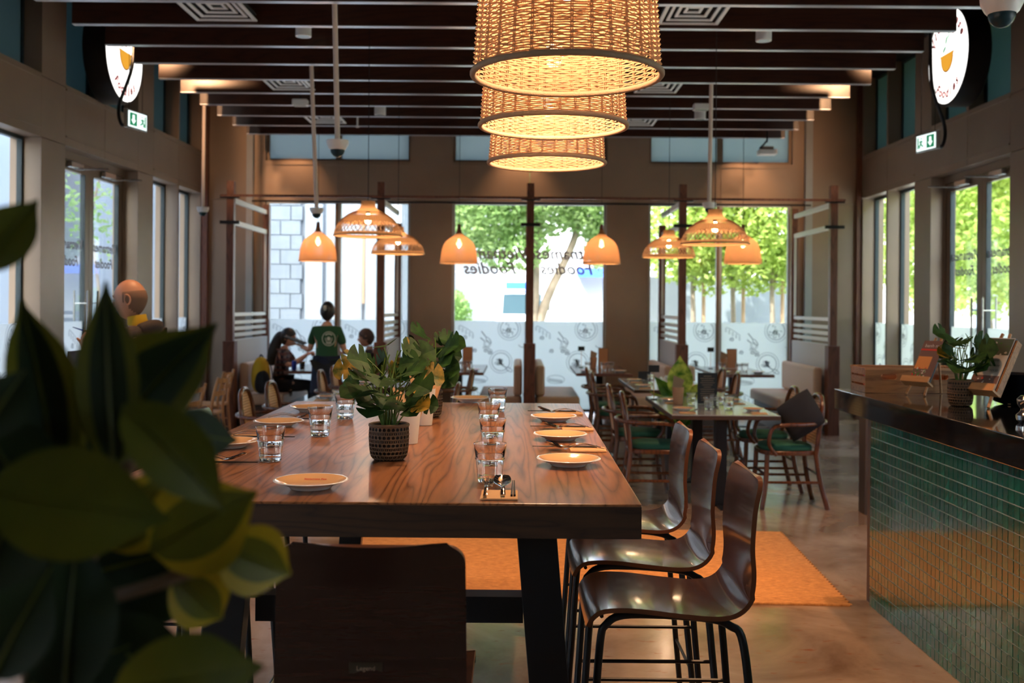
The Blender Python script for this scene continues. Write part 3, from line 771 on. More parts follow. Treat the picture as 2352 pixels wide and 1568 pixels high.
def tree(name, label, x, y, trunk, blobs, nleaf, ls, mat, group=None, seed=1):
    r = random.Random(seed)
    t = thing(name, label, 'tree', (x, y, -.02), 0, group)
    for tr in trunk:
        pts, ra = tr
        MB().tube(smooth_path([Vector(p) for p in pts], 4), [lerp(ra[0], ra[1], i/((len(pts)-1)*4)) for i in range((len(pts)-1)*4+1)], 8).build('trunk', M['bark'], t, 60)
    vs = []; fs = []
    tot = sum(b[1][0]*b[1][1]*b[1][2] for b in blobs)
    for (c, rad) in blobs:
        n = int(nleaf*rad[0]*rad[1]*rad[2]/tot)
        for _ in range(n):
            while True:
                q = Vector((r.uniform(-1, 1), r.uniform(-1, 1), r.uniform(-1, 1)))
                if .25 < q.length < 1: break
            p = Vector((c[0]+q.x*rad[0], c[1]+q.y*rad[1], c[2]+q.z*rad[2]))
            a = Vector((r.gauss(0, 1), r.gauss(0, 1), r.gauss(0, .7))).normalized(); b = a.orthogonal().normalized()
            b = (Matrix.Rotation(r.uniform(0, 6.28), 3, a) @ b); l = ls*r.uniform(.7, 1.3)
            i = len(vs); vs += [p-a*l, p+b*l*.5, p+a*l, p-b*l*.5]; fs.append((i, i+1, i+2, i+3))
    f = MB().add(vs, fs).build('foliage', mat, t); f['kind'] = 'stuff'
    return t
tree('street_tree', 'tall tree with forked pale trunk behind the centre window', .35, 20.5,
     [([(-.05, 0, 0), (-.06, 0, 1.3), (-.04, 0, 2.6), (-.25, .1, 3.6), (-.8, .2, 5.2)], (.15, .07)), ([(-.02, 0, .9), (.25, 0, 1.8), (.75, .05, 2.9), (1.1, .1, 4.2)], (.11, .05)), ([(-.04, 0, 2.4), (.1, 0, 3.4), (.4, 0, 5)], (.08, .04))],
     [((-.9, 0, 3.9), (1.1, 1.2, 1.2)), ((.2, .2, 4.1), (1.2, 1.2, 1.1)), ((1.3, 0, 4.0), (1.0, 1.1, 1.1)), ((-.45, -.2, 2.75), (.75, .6, .5)), ((1.45, .1, 2.85), (.5, .6, .6)), ((0, 0, 6), (1.7, 1.4, 1.2))], 44000, .062, M['leaf_t2'], seed=5)
for i, (px, yy, lab) in enumerate(((1590, 18.6, 'small leafy street tree at the left of the right back window'), (1682, 18.9, 'small leafy street tree in the middle of the right back window'), (1772, 18.5, 'small leafy street tree nearest the right post of the right back window'))):
    p = at(px, 760, yy)
    tree('street_tree', lab, p.x, yy, [([(0, 0, 0), (.02, 0, 1.2), (.0, 0, 2.4), (.1, 0, 3.6)], (.055, .03)), ([(0, 0, 1.8), (.2, .1, 2.6), (.4, .1, 3.2)], (.03, .012))],
         [((0, 0, 3.3), (.85, .8, 1.15)), ((.1, .1, 4.3), (.9, .8, .9)), ((-.3, 0, 2.45), (.55, .5, .45)), ((.35, 0, 2.3), (.5, .5, .5))], 9000, .06, M['leaf_t'], 'young street trees behind the right window', 11+i)
    o = MB().tube([(0, 0, 0), (0, 0, 2.3)], .035, 8).build('tree_stake', M['wood_post_out'], loc=(p.x+.22, yy+.1, -.02))
    tag(o, 'timber stake beside the %s street tree' % ('left', 'middle', 'right')[i], 'stake', 'tree stakes')
building('low_grey_wall', 'low grey garden wall behind the three small street trees', 2.1, 6.2, 21, 21.3, 2.2, M['facade_g'])
tree('shrub', 'low green shrub at the lower left of the centre window', -1.25, 20, [([(0, 0, 0), (0, 0, .6)], (.04, .02))], [((0, 0, 1.35), (.35, .5, .55))], 1500, .05, M['leaf_t2'], seed=9)
for i, (x, y) in enumerate(((9.2, 13.6), (8.6, 16.2), (8.9, 19.5), (9.5, 11.2), (9.8, 8.8), (9.0, 22.5), (9.4, 5.5))):
    tree('street_tree', 'bright leafy tree outside the right wall, %s' % ('opposite the exit door', 'just beyond the far right window', 'far beyond the right corner', 'nearer than the exit door', 'opposite the counter', 'farthest along the street', 'beside the camera end')[i], x, y,
         [([(0, 0, 0), (.1, 0, 1.2), (0, .1, 2.4), (.1, 0, 3.6)], (.08, .04)), ([(0, 0, 1.2), (.3, -.3, 2.2), (.5, -.4, 3)], (.04, .02))],
         [((0, 0, 2.9), (1.3, 1.4, 1.2)), ((0, .2, 4.3), (1.5, 1.5, 1.2)), ((-.2, -.6, 1.9), (.8, .8, .5))], 11000, .07, M['leaf_t'], None, 30+i)
building('white_house', 'white building beyond the trees outside the right wall', 14, 17, -4, 34, 8, M['facade'], [(9, 10, 2, 3.2), (12, 13, 2, 3.2), (15, 16, 2, 3.2), (18, 19, 2, 3.2)], 'x')
building('white_house', 'pale building across the walk outside the left wall', -14, -10, -4, 24, 17.5, M['facade'], [(4, 5.2, 1.2, 3.4), (9, 10.2, 1.2, 3.4), (13, 14.2, 1.2, 3.4), (17, 18.2, 1.2, 3.4)], 'x')  # unseen upper height added to shade the building behind the left window
for i, (x, y) in enumerate(((-7.6, 13.0), (-7.2, 17.5))):
    tree('young_tree', 'thin young tree outside the left wall, %s' % ('beside the door', 'far corner')[i], x, y, [([(0, 0, 0), (.05, 0, 1.5), (-.1, 0, 3), (.1, 0, 4)], (.04, .015))],
         [((0, 0, 3.5), (.8, .8, .8)), ((.2, -.4, 2.7), (.5, .6, .4))], 420, .06, M['leaf_t2'], None, 60+i)

# ---------------------------------------------------------------- booth dividers at the back windows
PX = [-3.6, -1.72, .147, 2.05, 3.935]
names = ['leftmost', 'second from left', 'centre', 'second from right', 'rightmost']
Y0, Y1 = 12.8, 14.62
for i, x in enumerate(PX):
    t = thing('booth_divider', '%s of the five walnut post booth dividers, with %s' % (names[i], 'white rails' if i in (0, 4) else 'post and slats'), 'divider', (x, Y0, 0), 0, 'booth dividers at the back windows')
    MB().box(-.073, .073, -.073, .073, .0, 1.12).build('plinth', M['post'], t, bevel=.004)
    if i in (0, 4):
        g = MB()
        for k in range(6): g.box(-.066+k*.024, -.058+k*.024, -.080, -.0735, .02, 1.10)
        g.build('fluting', M['post'], t)
    MB().box(-.045, .045, -.045, .045, 1.121, 3.12).build('post', M['post'], t, bevel=.003)
    L = Y1-Y0
    MB().box(-.045, .045, L-.05, L+.05, 0, 2.75 if i not in (0, 4) else 3.0).build('rear_post', M['post'], t)
    MB().box(-.035, .035, .075, L-.052, .02, 1.13).build('panel', M['seat_gy'], t, bevel=.006)
    for z in (1.19, 1.27, 1.35, 1.45): MB().box(-.014, .014, .046, L-.051, z-.022, z+.022).build('slat', M['white_paint'], t)
    for z in (2.61, 2.89): MB().box(-.02, .02, .046, L-.051, z-.03, z+.03).build('rail', M['white_paint'], t)
    for yy in (.062, L-.068): MB().box(-.016, .016, yy-.015, yy+.015, 1.48, 2.575).build('upright', M['white_paint'], t)
    for z in (2.60, 2.92):
        g = MB().box(-.12, .12, -.075, -.046, z-.02, z+.02)
        g.build('peg', M['bk_metal'], t)
o = MB().box(PX[0]-.1, PX[-1]+.12, Y0-.105, Y0-.08, 2.915, 2.945).build('cross_rail', M['post']); tag(o, 'long thin brown rail joining the tops of the five booth posts', 'rail')
o = MB().tube([(PX[0]+.02, 13.72, 2.965), (PX[-1]-.02, 13.72, 2.965)], .012, 6).build('tie_rod', M['bk_metal']); tag(o, 'black tie rod just below and behind the brown rail', 'rod')
for x in PX:
    pass
def bench(x, s, label):
    t = thing('booth_bench', label, 'bench', (x+s*.082, 13.72, 0), 0, 'booth benches')
    a, b = -.80, .78
    MB().box(*sorted((s*.0, s*.50)), a, b, 0, .30).build('base', M['concrete_dk'], t)
    MB().box(*sorted((s*.02, s*.56)), a-.01, b, .305, .45).build('seat', M['seat_fab'], t, bevel=.03)
    MB().box(*sorted((s*.005, s*.115)), a-.01, b, .455, .84).build('backrest', M['seat_fab'], t, bevel=.03)
bl = [(0, 1, 'bench against the leftmost divider, woman in plaid sits on it'), (1, -1, 'bench behind the second left post, man in black sits on it'), (1, 1, 'bench right of the second post from left'), (2, -1, 'left bench of the pair at the centre post'), (2, 1, 'right bench of the pair at the centre post'), (3, -1, 'bench left of the second right post'), (3, 1, 'bench right of the second right post'), (4, -1, 'white lit bench against the rightmost divider')]
for i, s_, l in bl: bench(PX[i], s_, l)

# ---------------------------------------------------------------- dining tables
def din_table(name, label, x0, x1, y0, y1, mat, edge, nped=2, group=None):
    cx, cy_ = (x0+x1)/2, (y0+y1)/2; w, l = x1-x0, y1-y0
    t = thing(name, label, 'table', (cx, cy_, 0), 0, group)
    MB().box(-w/2, w/2, -l/2, l/2, .713, .75).build('tabletop', [mat, edge], t, bevel=.002)
    ed = MB()
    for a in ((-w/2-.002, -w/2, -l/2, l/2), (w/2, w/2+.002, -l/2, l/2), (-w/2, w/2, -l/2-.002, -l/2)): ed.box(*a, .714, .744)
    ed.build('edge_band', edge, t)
    for k in range(nped):
        yy = 0 if nped == 1 else (-l*.36 if k == 0 else l*.30)
        MB().box(-.045, .045, yy-.045, yy+.045, .012, .712).build('pedestal', M['bk_metal'], t)
        MB().box(-.21, .21, yy-.035, yy+.035, 0, .012).box(-.035, .035, yy-.21, yy+.21, 0, .0115).build('base', M['bk_metal'], t)
    return t
TR = [('dining_table', 'grey topped dining table on two black pedestals nearest on the right', 1.21, 2.06, 8.0, 9.65), ('dining_table', 'grey topped dining table behind the leafy floor plant on the right', 1.19, 2.0, 10.4, 12.05)]
TL = [('dining_table', 'dining table nearest on the left, just past the high table', -1.86, -1.0, 8.0, 9.65), ('dining_table', 'second dining table on the left behind the potted plants', -1.78, -.93, 10.5, 12.15)]
for n, l, *q in TR+TL: din_table(n, l, *q, M['grey_top'], M['table_edge'], 2, 'grey topped dining tables')
TB = [('plaid woman and the man in black sit at', -2.93, -2.25), ('just left of the centre bench', -1.13, -.43), ('just right of the centre bench', .74, 1.44), ('in front of the white lit right bench', 2.5, 3.22)]
for l, x0, x1 in TB: din_table('booth_table', 'brown booth table at the back window ' + ('between the plaid woman and the man in black' if l.startswith('plaid') else l), x0, x1, 12.82, 14.5, M['brown_glaze'], M['post'], 1, 'booth tables')

# ---------------------------------------------------------------- bentwood armchairs (front faces +X)
def armchair():
    t = thing('armchair', 'x', 'chair')
    W = M['chair_wood']
    for s in (-1, 1):
        MB().tube(smooth_path([(.23, s*.215, 0), (.195, s*.19, .22), (.185, s*.185, .43)], 4), .0205, 8).build('leg', W, t, 60)
        MB().tube(smooth_path([(-.29, s*.215, 0), (-.235, s*.19, .22), (-.205, s*.175, .43)], 4), .0205, 8).build('leg', W, t, 60)
    hoop = smooth_path([(-.205, -.175, .42), (-.225, -.185, .60), (-.25, -.175, .76), (-.268, -.11, .865), (-.272, 0, .89), (-.268, .11, .865), (-.25, .175, .76), (-.225, .185, .60), (-.205, .175, .42)], 5)
    MB().tube(hoop, .020, 8).build('back_frame', W, t, 60)
    P = []
    for i in range(15):
        z = .50 + .37*i/14
        hw = .165 if z < .74 else .165*sqrt(max(0.02, 1-((z-.74)/.14)**2))
        P.append([(-.212-.06*(z-.45)/.4+.0, -hw+2*hw*j/8, z) for j in range(9)])
    MB().grid(P, 0, .004).build('cane_panel', M['cane'], t)
    arm = smooth_path([(.12, .215, .43), (.185, .245, .52), (.16, .262, .645), (.06, .268, .672), (-.12, .245, .675), (-.27, .16, .68), (-.315, 0, .685), (-.27, -.16, .68), (-.12, -.245, .675), (.06, -.268, .672), (.16, -.262, .645), (.185, -.245, .52), (.12, -.215, .43)], 5)
    MB().tube(arm, .0165, 8).build('arm_loop', W, t, 60)
    def rr(rx, ry, p=3.2, n=24): return [(rx*abs(cos(a))**(2/p)*(1 if cos(a) > 0 else -1), ry*abs(sin(a))**(2/p)*(1 if sin(a) > 0 else -1)) for a in [2*pi*k/n for k in range(n)]]
    o = rr(.23, .22); mb = MB(); mb.prism([(x, y, .425) for x, y in o], (0, 0, .035)); mb.build('seat_frame', W, t, 50, bevel=.006)
    mb = MB(); rings = [(.97, .461), (1.0, .475), (.97, .495), (.75, .507), (.3, .512)]
    o = rr(.205, .198); P = [[(x*q, y*q, z) for x, y in o+[o[0]]] for q, z in rings]
    mb.grid(P); mb.add([(x*.3, y*.3, .512) for x, y in o], [tuple(range(24))]); mb.add([(x*.97, y*.97, .461) for x, y in o], [tuple(range(23, -1, -1))])
    mb.build('seat_cushion', M['cushion_g'], t, 60)
    zz = (.27, .21)
    for z in zz:
        k = (.43-z)/.43
        fx, bx, y_ = .185+.03*k, -.205-.06*k, .185+.02*k
        if z == zz[1]:
            for s in (-1, 1): MB().tube([(fx, s*y_, z), (bx, s*y_, z)], .0115, 6).build('stretcher', W, t)
        else:
            MB().tube([(fx, -y_, z), (fx, y_, z)], .0115, 6).build('stretcher', W, t); MB().tube([(bx, -y_, z), (bx, y_, z)], .0115, 6).build('stretcher', W, t)
    return t
def cane_mat():
    m, N, L, P = newmat('woven_cane')
    tc = N.new('ShaderNodeTexCoord'); w = N.new('ShaderNodeTexWave'); w.bands_direction = 'Z'; w.inputs['Scale'].default_value = 14; w.inputs['Distortion'].default_value = .6
    L.new(tc.outputs['Object'], w.inputs['Vector'])
    cr = N.new('ShaderNodeValToRGB'); e = cr.color_ramp.elements; e[0].color = (.48, .22, .09, 1); e[1].color = (.82, .48, .25, 1)
    L.new(w.outputs['Fac'], cr.inputs[0]); L.new(cr.outputs[0], P.inputs['Base Color']); P.inputs['Roughness'].default_value = .5
    b = N.new('ShaderNodeBump'); b.inputs['Distance'].default_value = .004; b.inputs['Strength'].default_value = .7; L.new(w.outputs['Fac'], b.inputs['Height']); L.new(b.outputs[0], P.inputs['Normal'])
    return m
M['cane'] = cane_mat()
ac = armchair(); first = [True]
def place(px, py, fx, label, dz=0):
    v = uv(px, py); Y = .71*F/v[1]; X = v[0]*Y/F
    return X, Y
chairs = [ # X, Y, heading, label
 (2.17, 8.30, 180, 'bentwood armchair holding a charcoal cushion at the near right table'),
 (2.17, 9.02, 180, 'bentwood armchair behind the one with the charcoal cushion'),
 (2.06, 10.85, 180, 'cane backed armchair on the right side of the table behind the floor plant, nearer one'),
 (2.06, 11.6, 180, 'cane backed armchair on the right side of the table behind the floor plant, farther one'),
 (1.12, 8.32, 0, 'bentwood armchair with green seat tucked at the near right table, closest on its left side'),
 (1.08, 9.10, 0, 'bentwood armchair on the left of the near right table, second from the camera'),
 (1.05, 10.75, 0, 'bentwood armchair on the left of the table behind the floor plant, nearer one'),
 (1.05, 11.6, 0, 'bentwood armchair on the left of the table behind the floor plant, farther one'),
 (-1.98, 8.42, 0, 'cane backed armchair left of the near left table, closest to the camera'),
 (-1.94, 9.14, 0, 'cane backed armchair left of the near left table, second one'),
 (-1.80, 10.75, 0, 'cane backed armchair in front of the waitress, nearer one'),
 (-1.80, 11.5, 0, 'cane backed armchair in front of the waitress, farther one'),
 (-.76, 11.15, 180, 'armchair with spindle arms right of the second left table, farther one'),
 (-.80, 9.15, 180, 'armchair right of the near left table, mostly hidden by the second potted plant'),
]
for i, (x, y, a, lab) in enumerate(chairs):
    if i == 0: ac.location = (x, y, 0); ac.rotation_euler = (0, 0, R(a)); tag(ac, lab, None, 'bentwood armchairs')
    else: dup(ac, (x, y, 0), R(a + (rnd.uniform(-3, 3))), lab)
# charcoal cushion resting on the first armchair
P = []
for i in range(13):
    u_ = -1+2*i/12; row = []
    for j in range(13):
        v_ = -1+2*j/12
        row.append((.165*u_*(1-.06*v_*v_), .165*v_*(1-.06*u_*u_), .055*max(0, (1-u_**4)*(1-v_**4))**.6))
    P.append(row)
mb = MB().grid(P); mb.grid([[(x, y, -z) for x, y, z in row] for row in reversed(P)])
o = mb.build('throw_cushion', M['cushion_d'], smooth=80, loc=(2.27, 8.20, .735), rot=(R(38), 0, 0))
o.rotation_euler = (Matrix.Rotation(R(48), 4, 'Z') @ Matrix.Rotation(R(-78), 4, 'Y') @ Matrix.Rotation(R(36), 4, 'Z')).to_euler()
tag(o, 'charcoal velvet cushion propped corner up in the near right armchair', 'cushion')

# light oak chairs on the left
def oak_chair():
    t = thing('oak_chair', 'x', 'chair'); W = M['light_wood']
    for s in (-1, 1):
        MB().tube([(.22, s*.21, 0), (.19, s*.20, .44)], .017, 8).build('leg', W, t, 60)
        MB().tube(smooth_path([(-.25, s*.20, 0), (-.21, s*.20, .45), (-.235, s*.20, .66), (-.28, s*.19, .83)], 4), .017, 8).build('leg', W, t, 60)
        MB().tube([(.2, s*.205, .17), (-.235, s*.20, .17)], .010, 6).build('stretcher', W, t)
        MB().tube([(.2, s*.205, .27), (-.23, s*.20, .27)], .010, 6).build('stretcher', W, t)
    MB().box(-.22, .22, -.22, .22, .425, .462).build('seat', M['kraft_wood'], t, bevel=.012)
    for z, xx in ((.79, -.268), (.66, -.235)):
        MB().tube(smooth_path([(xx, -.195, z), (xx-.045, 0, z), (xx, .195, z)], 5), .028, 6, flat=.3, up=(1, 0, 0)).build('back_slat', W, t, 50)
    return t
oc = oak_chair()
ol = [(-3.25, 9.55, 95, 'light oak chair closest to the high table on the left, seen side on'), (-3.35, 10.7, 180, 'light oak chair behind the nearest oak chair'), (-3.55, 11.6, 180, 'light oak chair beside the fluted left post'), (-4.05, 10.6, 0, 'light oak chair against the left window')]
for i, (x, y, a, lab) in enumerate(ol):
    if i == 0: oc.location = (x, y, 0); oc.rotation_euler = (0, 0, R(180)); tag(oc, lab, None, 'light oak chairs')
    else: dup(oc, (x, y, 0), R(a), lab)
din_table('oak_table', 'light oak table by the left windows behind the foreground plant', -4.15, -3.5, 8.8, 10.1, M['kraft_wood'], M['light_wood'], 1)

# ---------------------------------------------------------------- high table
TX0, TX1, TY0, TY1 = -1.13, .316, 2.577, 5.22
t = thing('high_table', 'long high oak table with thick top and slanted black legs', 'table', ((TX0+TX1)/2, (TY0+TY1)/2, 0))
ox, oy = (TX0+TX1)/2, (TY0+TY1)/2
MB().box(TX0-ox, TX1-ox, TY0-oy, TY1-oy, 1.020, 1.10).build('tabletop', M['table_top'], t, bevel=.003)
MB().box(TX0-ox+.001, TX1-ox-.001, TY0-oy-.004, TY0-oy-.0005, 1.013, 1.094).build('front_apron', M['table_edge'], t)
for yy in (2.72, 4.93):
    for s, xt in ((1, .0), (-1, -.80)):
        xt2 = xt+.10 if s > 0 else xt
        xa = .0 if s > 0 else -.80
        d = s*.09
        q = [(xa-ox, yy-oy-.03, 1.012), (xa+.105-ox, yy-oy-.03, 1.012), (xa+.105+d-ox, yy-oy-.03, 0), (xa+d-ox, yy-oy-.03, 0)]
        MB().prism(q, (0, .06, 0)).build('leg', M['bk_metal'], t, bevel=.002)
    MB().box(-.81-ox, .11-ox, yy-oy-.029, yy-oy+.029, 1.013, 1.0195).build('top_plate', M['bk_metal'], t)
    MB().box(-.70-ox, .02-ox, yy-oy-.04+.07, yy-oy+.10, .745, .815).build('crossbar', M['bk_metal'], t)

# ---------------------------------------------------------------- plywood bar stools (front faces +X)
def stool():
    t = thing('bar_stool', 'x', 'bar stool')
    prof = smooth_path([(.235, 0, .735), (.222, 0, .762), (.185, 0, .783), (.10, 0, .785), (-.02, 0, .772), (-.12, 0, .765), (-.175, 0, .778), (-.207, 0, .815), (-.216, 0, .87), (-.212, 0, .95), (-.218, 0, 1.04)], 4)
    prof += [Vector((-.218-.020*t**1.3, 0, 1.04+.09*t)) for t in (.3, .62, .7, .77, .84, .89, .93, .96, .98, .995, 1)]
    n = len(prof); P = []
    for i, p in enumerate(prof):
        u_ = i/(n-1)
        hw = .19 if u_ < .55 else lerp(.19, .183, (u_-.55)/.45)
        dt = 1.13-p.z if u_ > .7 else 9
        if dt < .034: hw -= .034-sqrt(max(0, .034**2-(.034-dt)**2))
        if u_ < .03: hw *= .97
        row = []
        for j in range(11):
            y = -hw + 2*hw*j/10; q = (y/hw)
            dish = -.010*(1-q*q) if u_ < .5 else 0
            bx = .006*(q*q) if u_ > .55 else 0
            row.append((p.x+bx, y, p.z+dish))
        P.append(row)
    mb = MB().grid(P, 0, .013); L_ = 2*(n+11)-4
    mb.m[-L_:] = [1]*L_
    mb.build('shell', [M['stool_wood'], M['stool_edge']], t, 50)
    B = M['bk_metal']
    for s in (-1, 1):
        # front leg bends out of the under-seat rail, rear leg splays
        pts = smooth_path([(.02, s*.15, .757), (.13, s*.155, .757), (.178, s*.165, .735), (.196, s*.17, .68), (.215, s*.18, .40), (.243, s*.195, 0)], 5)
        MB().tube(pts, .0115, 8).build('leg', B, t, 60)
        pts = smooth_path([(.02, s*.15, .757), (-.10, s*.15, .748), (-.16, s*.155, .73), (-.195, s*.165, .68), (-.225, s*.178, .40), (-.265, s*.195, 0)], 5)
        MB().tube(pts, .0115, 8).build('leg', B, t, 60)
        MB().tube([(.213, s*.178, .46), (-.218, s*.176, .46)], .006, 6).build('stretcher', B, t)
    MB().tube([(-.242, -.185, .24), (-.242, .185, .24)], .006, 6).build('stretcher', B, t)
    MB().tube([(.19, -.15, .752), (.19, .15, .752)], .006, 6).build('crossrail', B, t)
    MB().tube(smooth_path([(.228, -.188, .21), (.262, -.14, .21), (.266, 0, .21), (.262, .14, .21), (.228, .188, .21)], 4), .008, 8).build('footrest', M['steel'], t, 60)
    return t
st = stool()
sl = [(.425, 2.945, 180, 'dark plywood bar stool at the right of the high table, nearest one'), (.415, 3.46, 180, 'dark plywood bar stool at the right of the high table, middle one'), (.415, 4.0, 180, 'dark plywood bar stool at the right of the high table, farthest one'),
      (-.285, 2.235, 90, 'dark bar stool at the near end of the high table, seen from behind'),
      (-1.16, 3.15, 0, 'bar stool at the left of the high table, nearest one, half hidden by leaves'), (-1.16, 3.80, 0, 'bar stool at the left of the high table, middle one'), (-1.16, 4.45, 0, 'bar stool at the left of the high table, farthest one')]
for i, (x, y, a, lab) in enumerate(sl):
    if i == 0: st.location = (x, y, 0); st.rotation_euler = (0, 0, R(a)); tag(st, lab, None, 'plywood bar stools')
    else:
        o = dup(st, (x, y, 0), R(a), lab)
        if i == 3: end_stool = o
pl = MB().box(-.033, .033, -.001, .001, -.011, .011).build('maker_plate', M['plate_dk'], end_stool, bevel=.0005)
pl.matrix_parent_inverse = Matrix.Identity(4)
pl.location = (-.2277, 0.008, .886); pl.rotation_euler = (0, 0, R(90))
x_, y_ = 0, 0
text_obj('Legend', 'plate_lettering', M['rim'], pl, .013, Matrix.Translation((0, .0012, -.005)) @ frame_m((-1, 0, 0), (0, 0, 1), (0, 1, 0)), 0, .0004)

# ---------------------------------------------------------------- rug
def jute():
    m, N, L, P = newmat('jute_rug')
    tc = N.new('ShaderNodeTexCoord'); mp = N.new('ShaderNodeMapping'); mp.inputs['Scale'].default_value = (4, 26, 1); L.new(tc.outputs['Object'], mp.inputs['Vector'])
    n = N.new('ShaderNodeTexNoise'); n.inputs['Scale'].default_value = 5; n.inputs['Detail'].default_value = 8; n.inputs['Roughness'].default_value = .75; L.new(mp.outputs[0], n.inputs['Vector'])
    cr = N.new('ShaderNodeValToRGB'); e = cr.color_ramp.elements; e[0].position = .3; e[0].color = (.40, .15, .04, 1); e[1].position = .66; e[1].color = (.88, .42, .14, 1)
    L.new(n.outputs['Fac'], cr.inputs[0]); L.new(cr.outputs[0], P.inputs['Base Color']); P.inputs['Roughness'].default_value = .9
    return m
M['jute'] = jute()
t = thing('jute_rug', 'orange woven jute rug on the concrete floor beyond the bar stools', 'rug', (.33, 6.42, 0), R(-2.5))
W2, L2 = 1.50, .88
MB().box(-W2, W2, -L2, L2, .001, .010).build('backing', M['jute'], t)
mb = MB(); nr = 70
for k in range(nr):                      # braided cords running across the rug
    y = -L2 + (k+.5)*2*L2/nr; r_ = L2/nr
    nx = 90; ring = 5
    pts = [(-W2+2*W2*i/nx, y, .012) for i in range(nx+1)]
    vs = []; fs = []
    for i, p in enumerate(pts):
        z = .0035*sin(i*pi + (k % 2)*pi)
        for j in range(5):
            a = pi*j/4
            vs.append((p[0]+.012*cos(a)*(1 if k % 2 else -1), p[1]+r_*1.02*cos(a), .009+(.0075+z*.6)*sin(a)))
    for i in range(nx):
        for j in range(4): fs.append((i*5+j, i*5+j+1, (i+1)*5+j+1, (i+1)*5+j))
    mb.add(vs, fs)
o = mb.build('woven_cords', M['jute'], t, 80); o['kind'] = 'stuff'

# ---------------------------------------------------------------- counter
CX, CY0, CY1 = 1.90, 1.2, 5.5
t = thing('service_counter', 'service counter clad in small green tiles with a black granite top', 'counter', (CX, 3.4, 0))
oy = 3.4
MB().box(.0035, .75, CY0-oy, CY1-oy-.001, 0, 1.012).build('core', M['grout'], t)
MB().box(-.085, .80, CY0-oy-.1, 5.86-oy, 1.020, 1.136).build('countertop', M['counter'], t, bevel=.004)
MB().box(.02, .7, CY1-oy+.001, 5.60-oy, 0, 1.019).build('end_panel', M['concrete_dk'], t)
tw, th_ = .0455, .0532; ncol = int((CY1-CY0)/tw); nrow = 19
mesh_t = []
for mt in (M['tile'], M['tile2']):
    o = MB().box(0, .0034, -tw/2+.0024, tw/2-.0024, -th_/2+.0024, th_/2-.0024).build('tile', mt, t); mesh_t.append(o)
    pass
rest = {0: MB(), 1: MB()}; cnt = 0; cand = []
for c_ in range(ncol):
    y = CY1 - (c_+.5)*tw
    for r_ in range(nrow):
        z = 1.012 - (r_+.5)*th_
        if z < th_*.4: continue
        u_ = CX*F/y; v_ = (H-z)*F/y
        vis = u_ < 1160 and v_ < 866
        cand.append((vis, y, c_, r_, z))
cand.sort(key=lambda q: (not q[0], q[1]))
for i, (vis, y, c_, r_, z) in enumerate(cand):
    k = 1 if rnd.random() < .25 else 0
    if i < 300:
        if i < 2: o = mesh_t[i]
        else: o = mesh_t[k].copy(); C.objects.link(o)
        o.parent = t; o.location = (rnd.uniform(-.0006, .0006), y-oy, z); 
        o.rotation_euler = (0, rnd.uniform(-.004, .004), rnd.uniform(-.004, .004))
    else:
        a = rnd.uniform(-.0005, .0005)
        rest[k].box(a, .0034, y-oy-tw/2+.0024, y-oy+tw/2-.0024, z-th_/2+.0024, z+th_/2-.0024)
rr_ = MB(); rr_.v = rest[0].v; rr_.f = rest[0].f; rr_.m = [0]*len(rest[0].f); rr_.add(rest[1].v, rest[1].f, 1)
o = rr_.build('tile_field', [M['tile'], M['tile2']], t); o['kind'] = 'stuff'
o = MB().box(2.69, 3.5, 7.9, 8.05, 0, 1.01).build('brown_panel', M['concrete_dk'], bevel=.004); tag(o, 'dark brown standing panel beyond the far end of the counter', 'panel')
# crate
t = thing('wooden_crate', 'wooden crate with oval hand holes on the black counter', 'crate', (1.895, 5.575, 1.137))
Wc, Dc, Hc, tk = .535, .24, .136, .012
def plank_with_hole(y):
    mb = MB(); n = 14
    x0, x1 = 0, Wc
    for hx in (.13, .40):
        pass
    xs = [0, .08, .18, .36, .46, Wc]
    for a, b in ((0, .08), (.18, .36), (.46, Wc)): mb.box(a, b, y, y+tk, 0, Hc)
    for a, b in ((.08, .18), (.36, .46)):
        r = .0155; zc = .088
        up = [(a, Hc), (b, Hc), (b, zc)] + [(b-r-.005+r*cos(q), zc+r*sin(q)) for q in [i*pi/2/5 for i in range(6)]] + [(a+r+.005+r*cos(q), zc+r*sin(q)) for q in [pi/2+i*pi/2/5 for i in range(6)]] + [(a, zc)]
        dn = [(a, zc)] + [(a+r+.005+r*cos(q), zc+r*sin(q)) for q in [pi+i*pi/2/5 for i in range(6)]] + [(b-r-.005+r*cos(q), zc+r*sin(q)) for q in [1.5*pi+i*pi/2/5 for i in range(6)]] + [(b, zc), (b, 0), (a, 0)]
        for q in (up, dn): mb.prism([(x, y, z) for x, z in q], (0, tk, 0))
    return mb
plank_with_hole(0).build('front_board', M['crate_wood'], t); plank_with_hole(Dc-tk).build('back_board', M['crate_wood'], t)
for xx in (0, Wc-tk):
    for k in range(3):
        MB().box(xx, xx+tk, tk+.001, Dc-tk-.001, k*.048, k*.048+.038).build('slat', M['crate_wood'], t)
for xx in (tk+.001, Wc-2*tk-.011):
    for yy in (tk+.001, Dc-2*tk-.001): MB().box(xx, xx+.02, yy, yy+tk, 0, Hc).build('corner_post', M['crate_wood'], t)
MB().box(tk+.001, Wc-tk-.001, 2*tk+.002, Dc-2*tk-.003, .001, .009).build('bottom_board', M['crate_wood'], t)
MB().box(-.004, Wc+.004, -.006, -.001, Hc-.012, Hc+.002).box(-.004, Wc+.004, Dc+.001, Dc+.006, Hc-.012, Hc+.002).build('rim_strip', M['kraft_wood'], t)
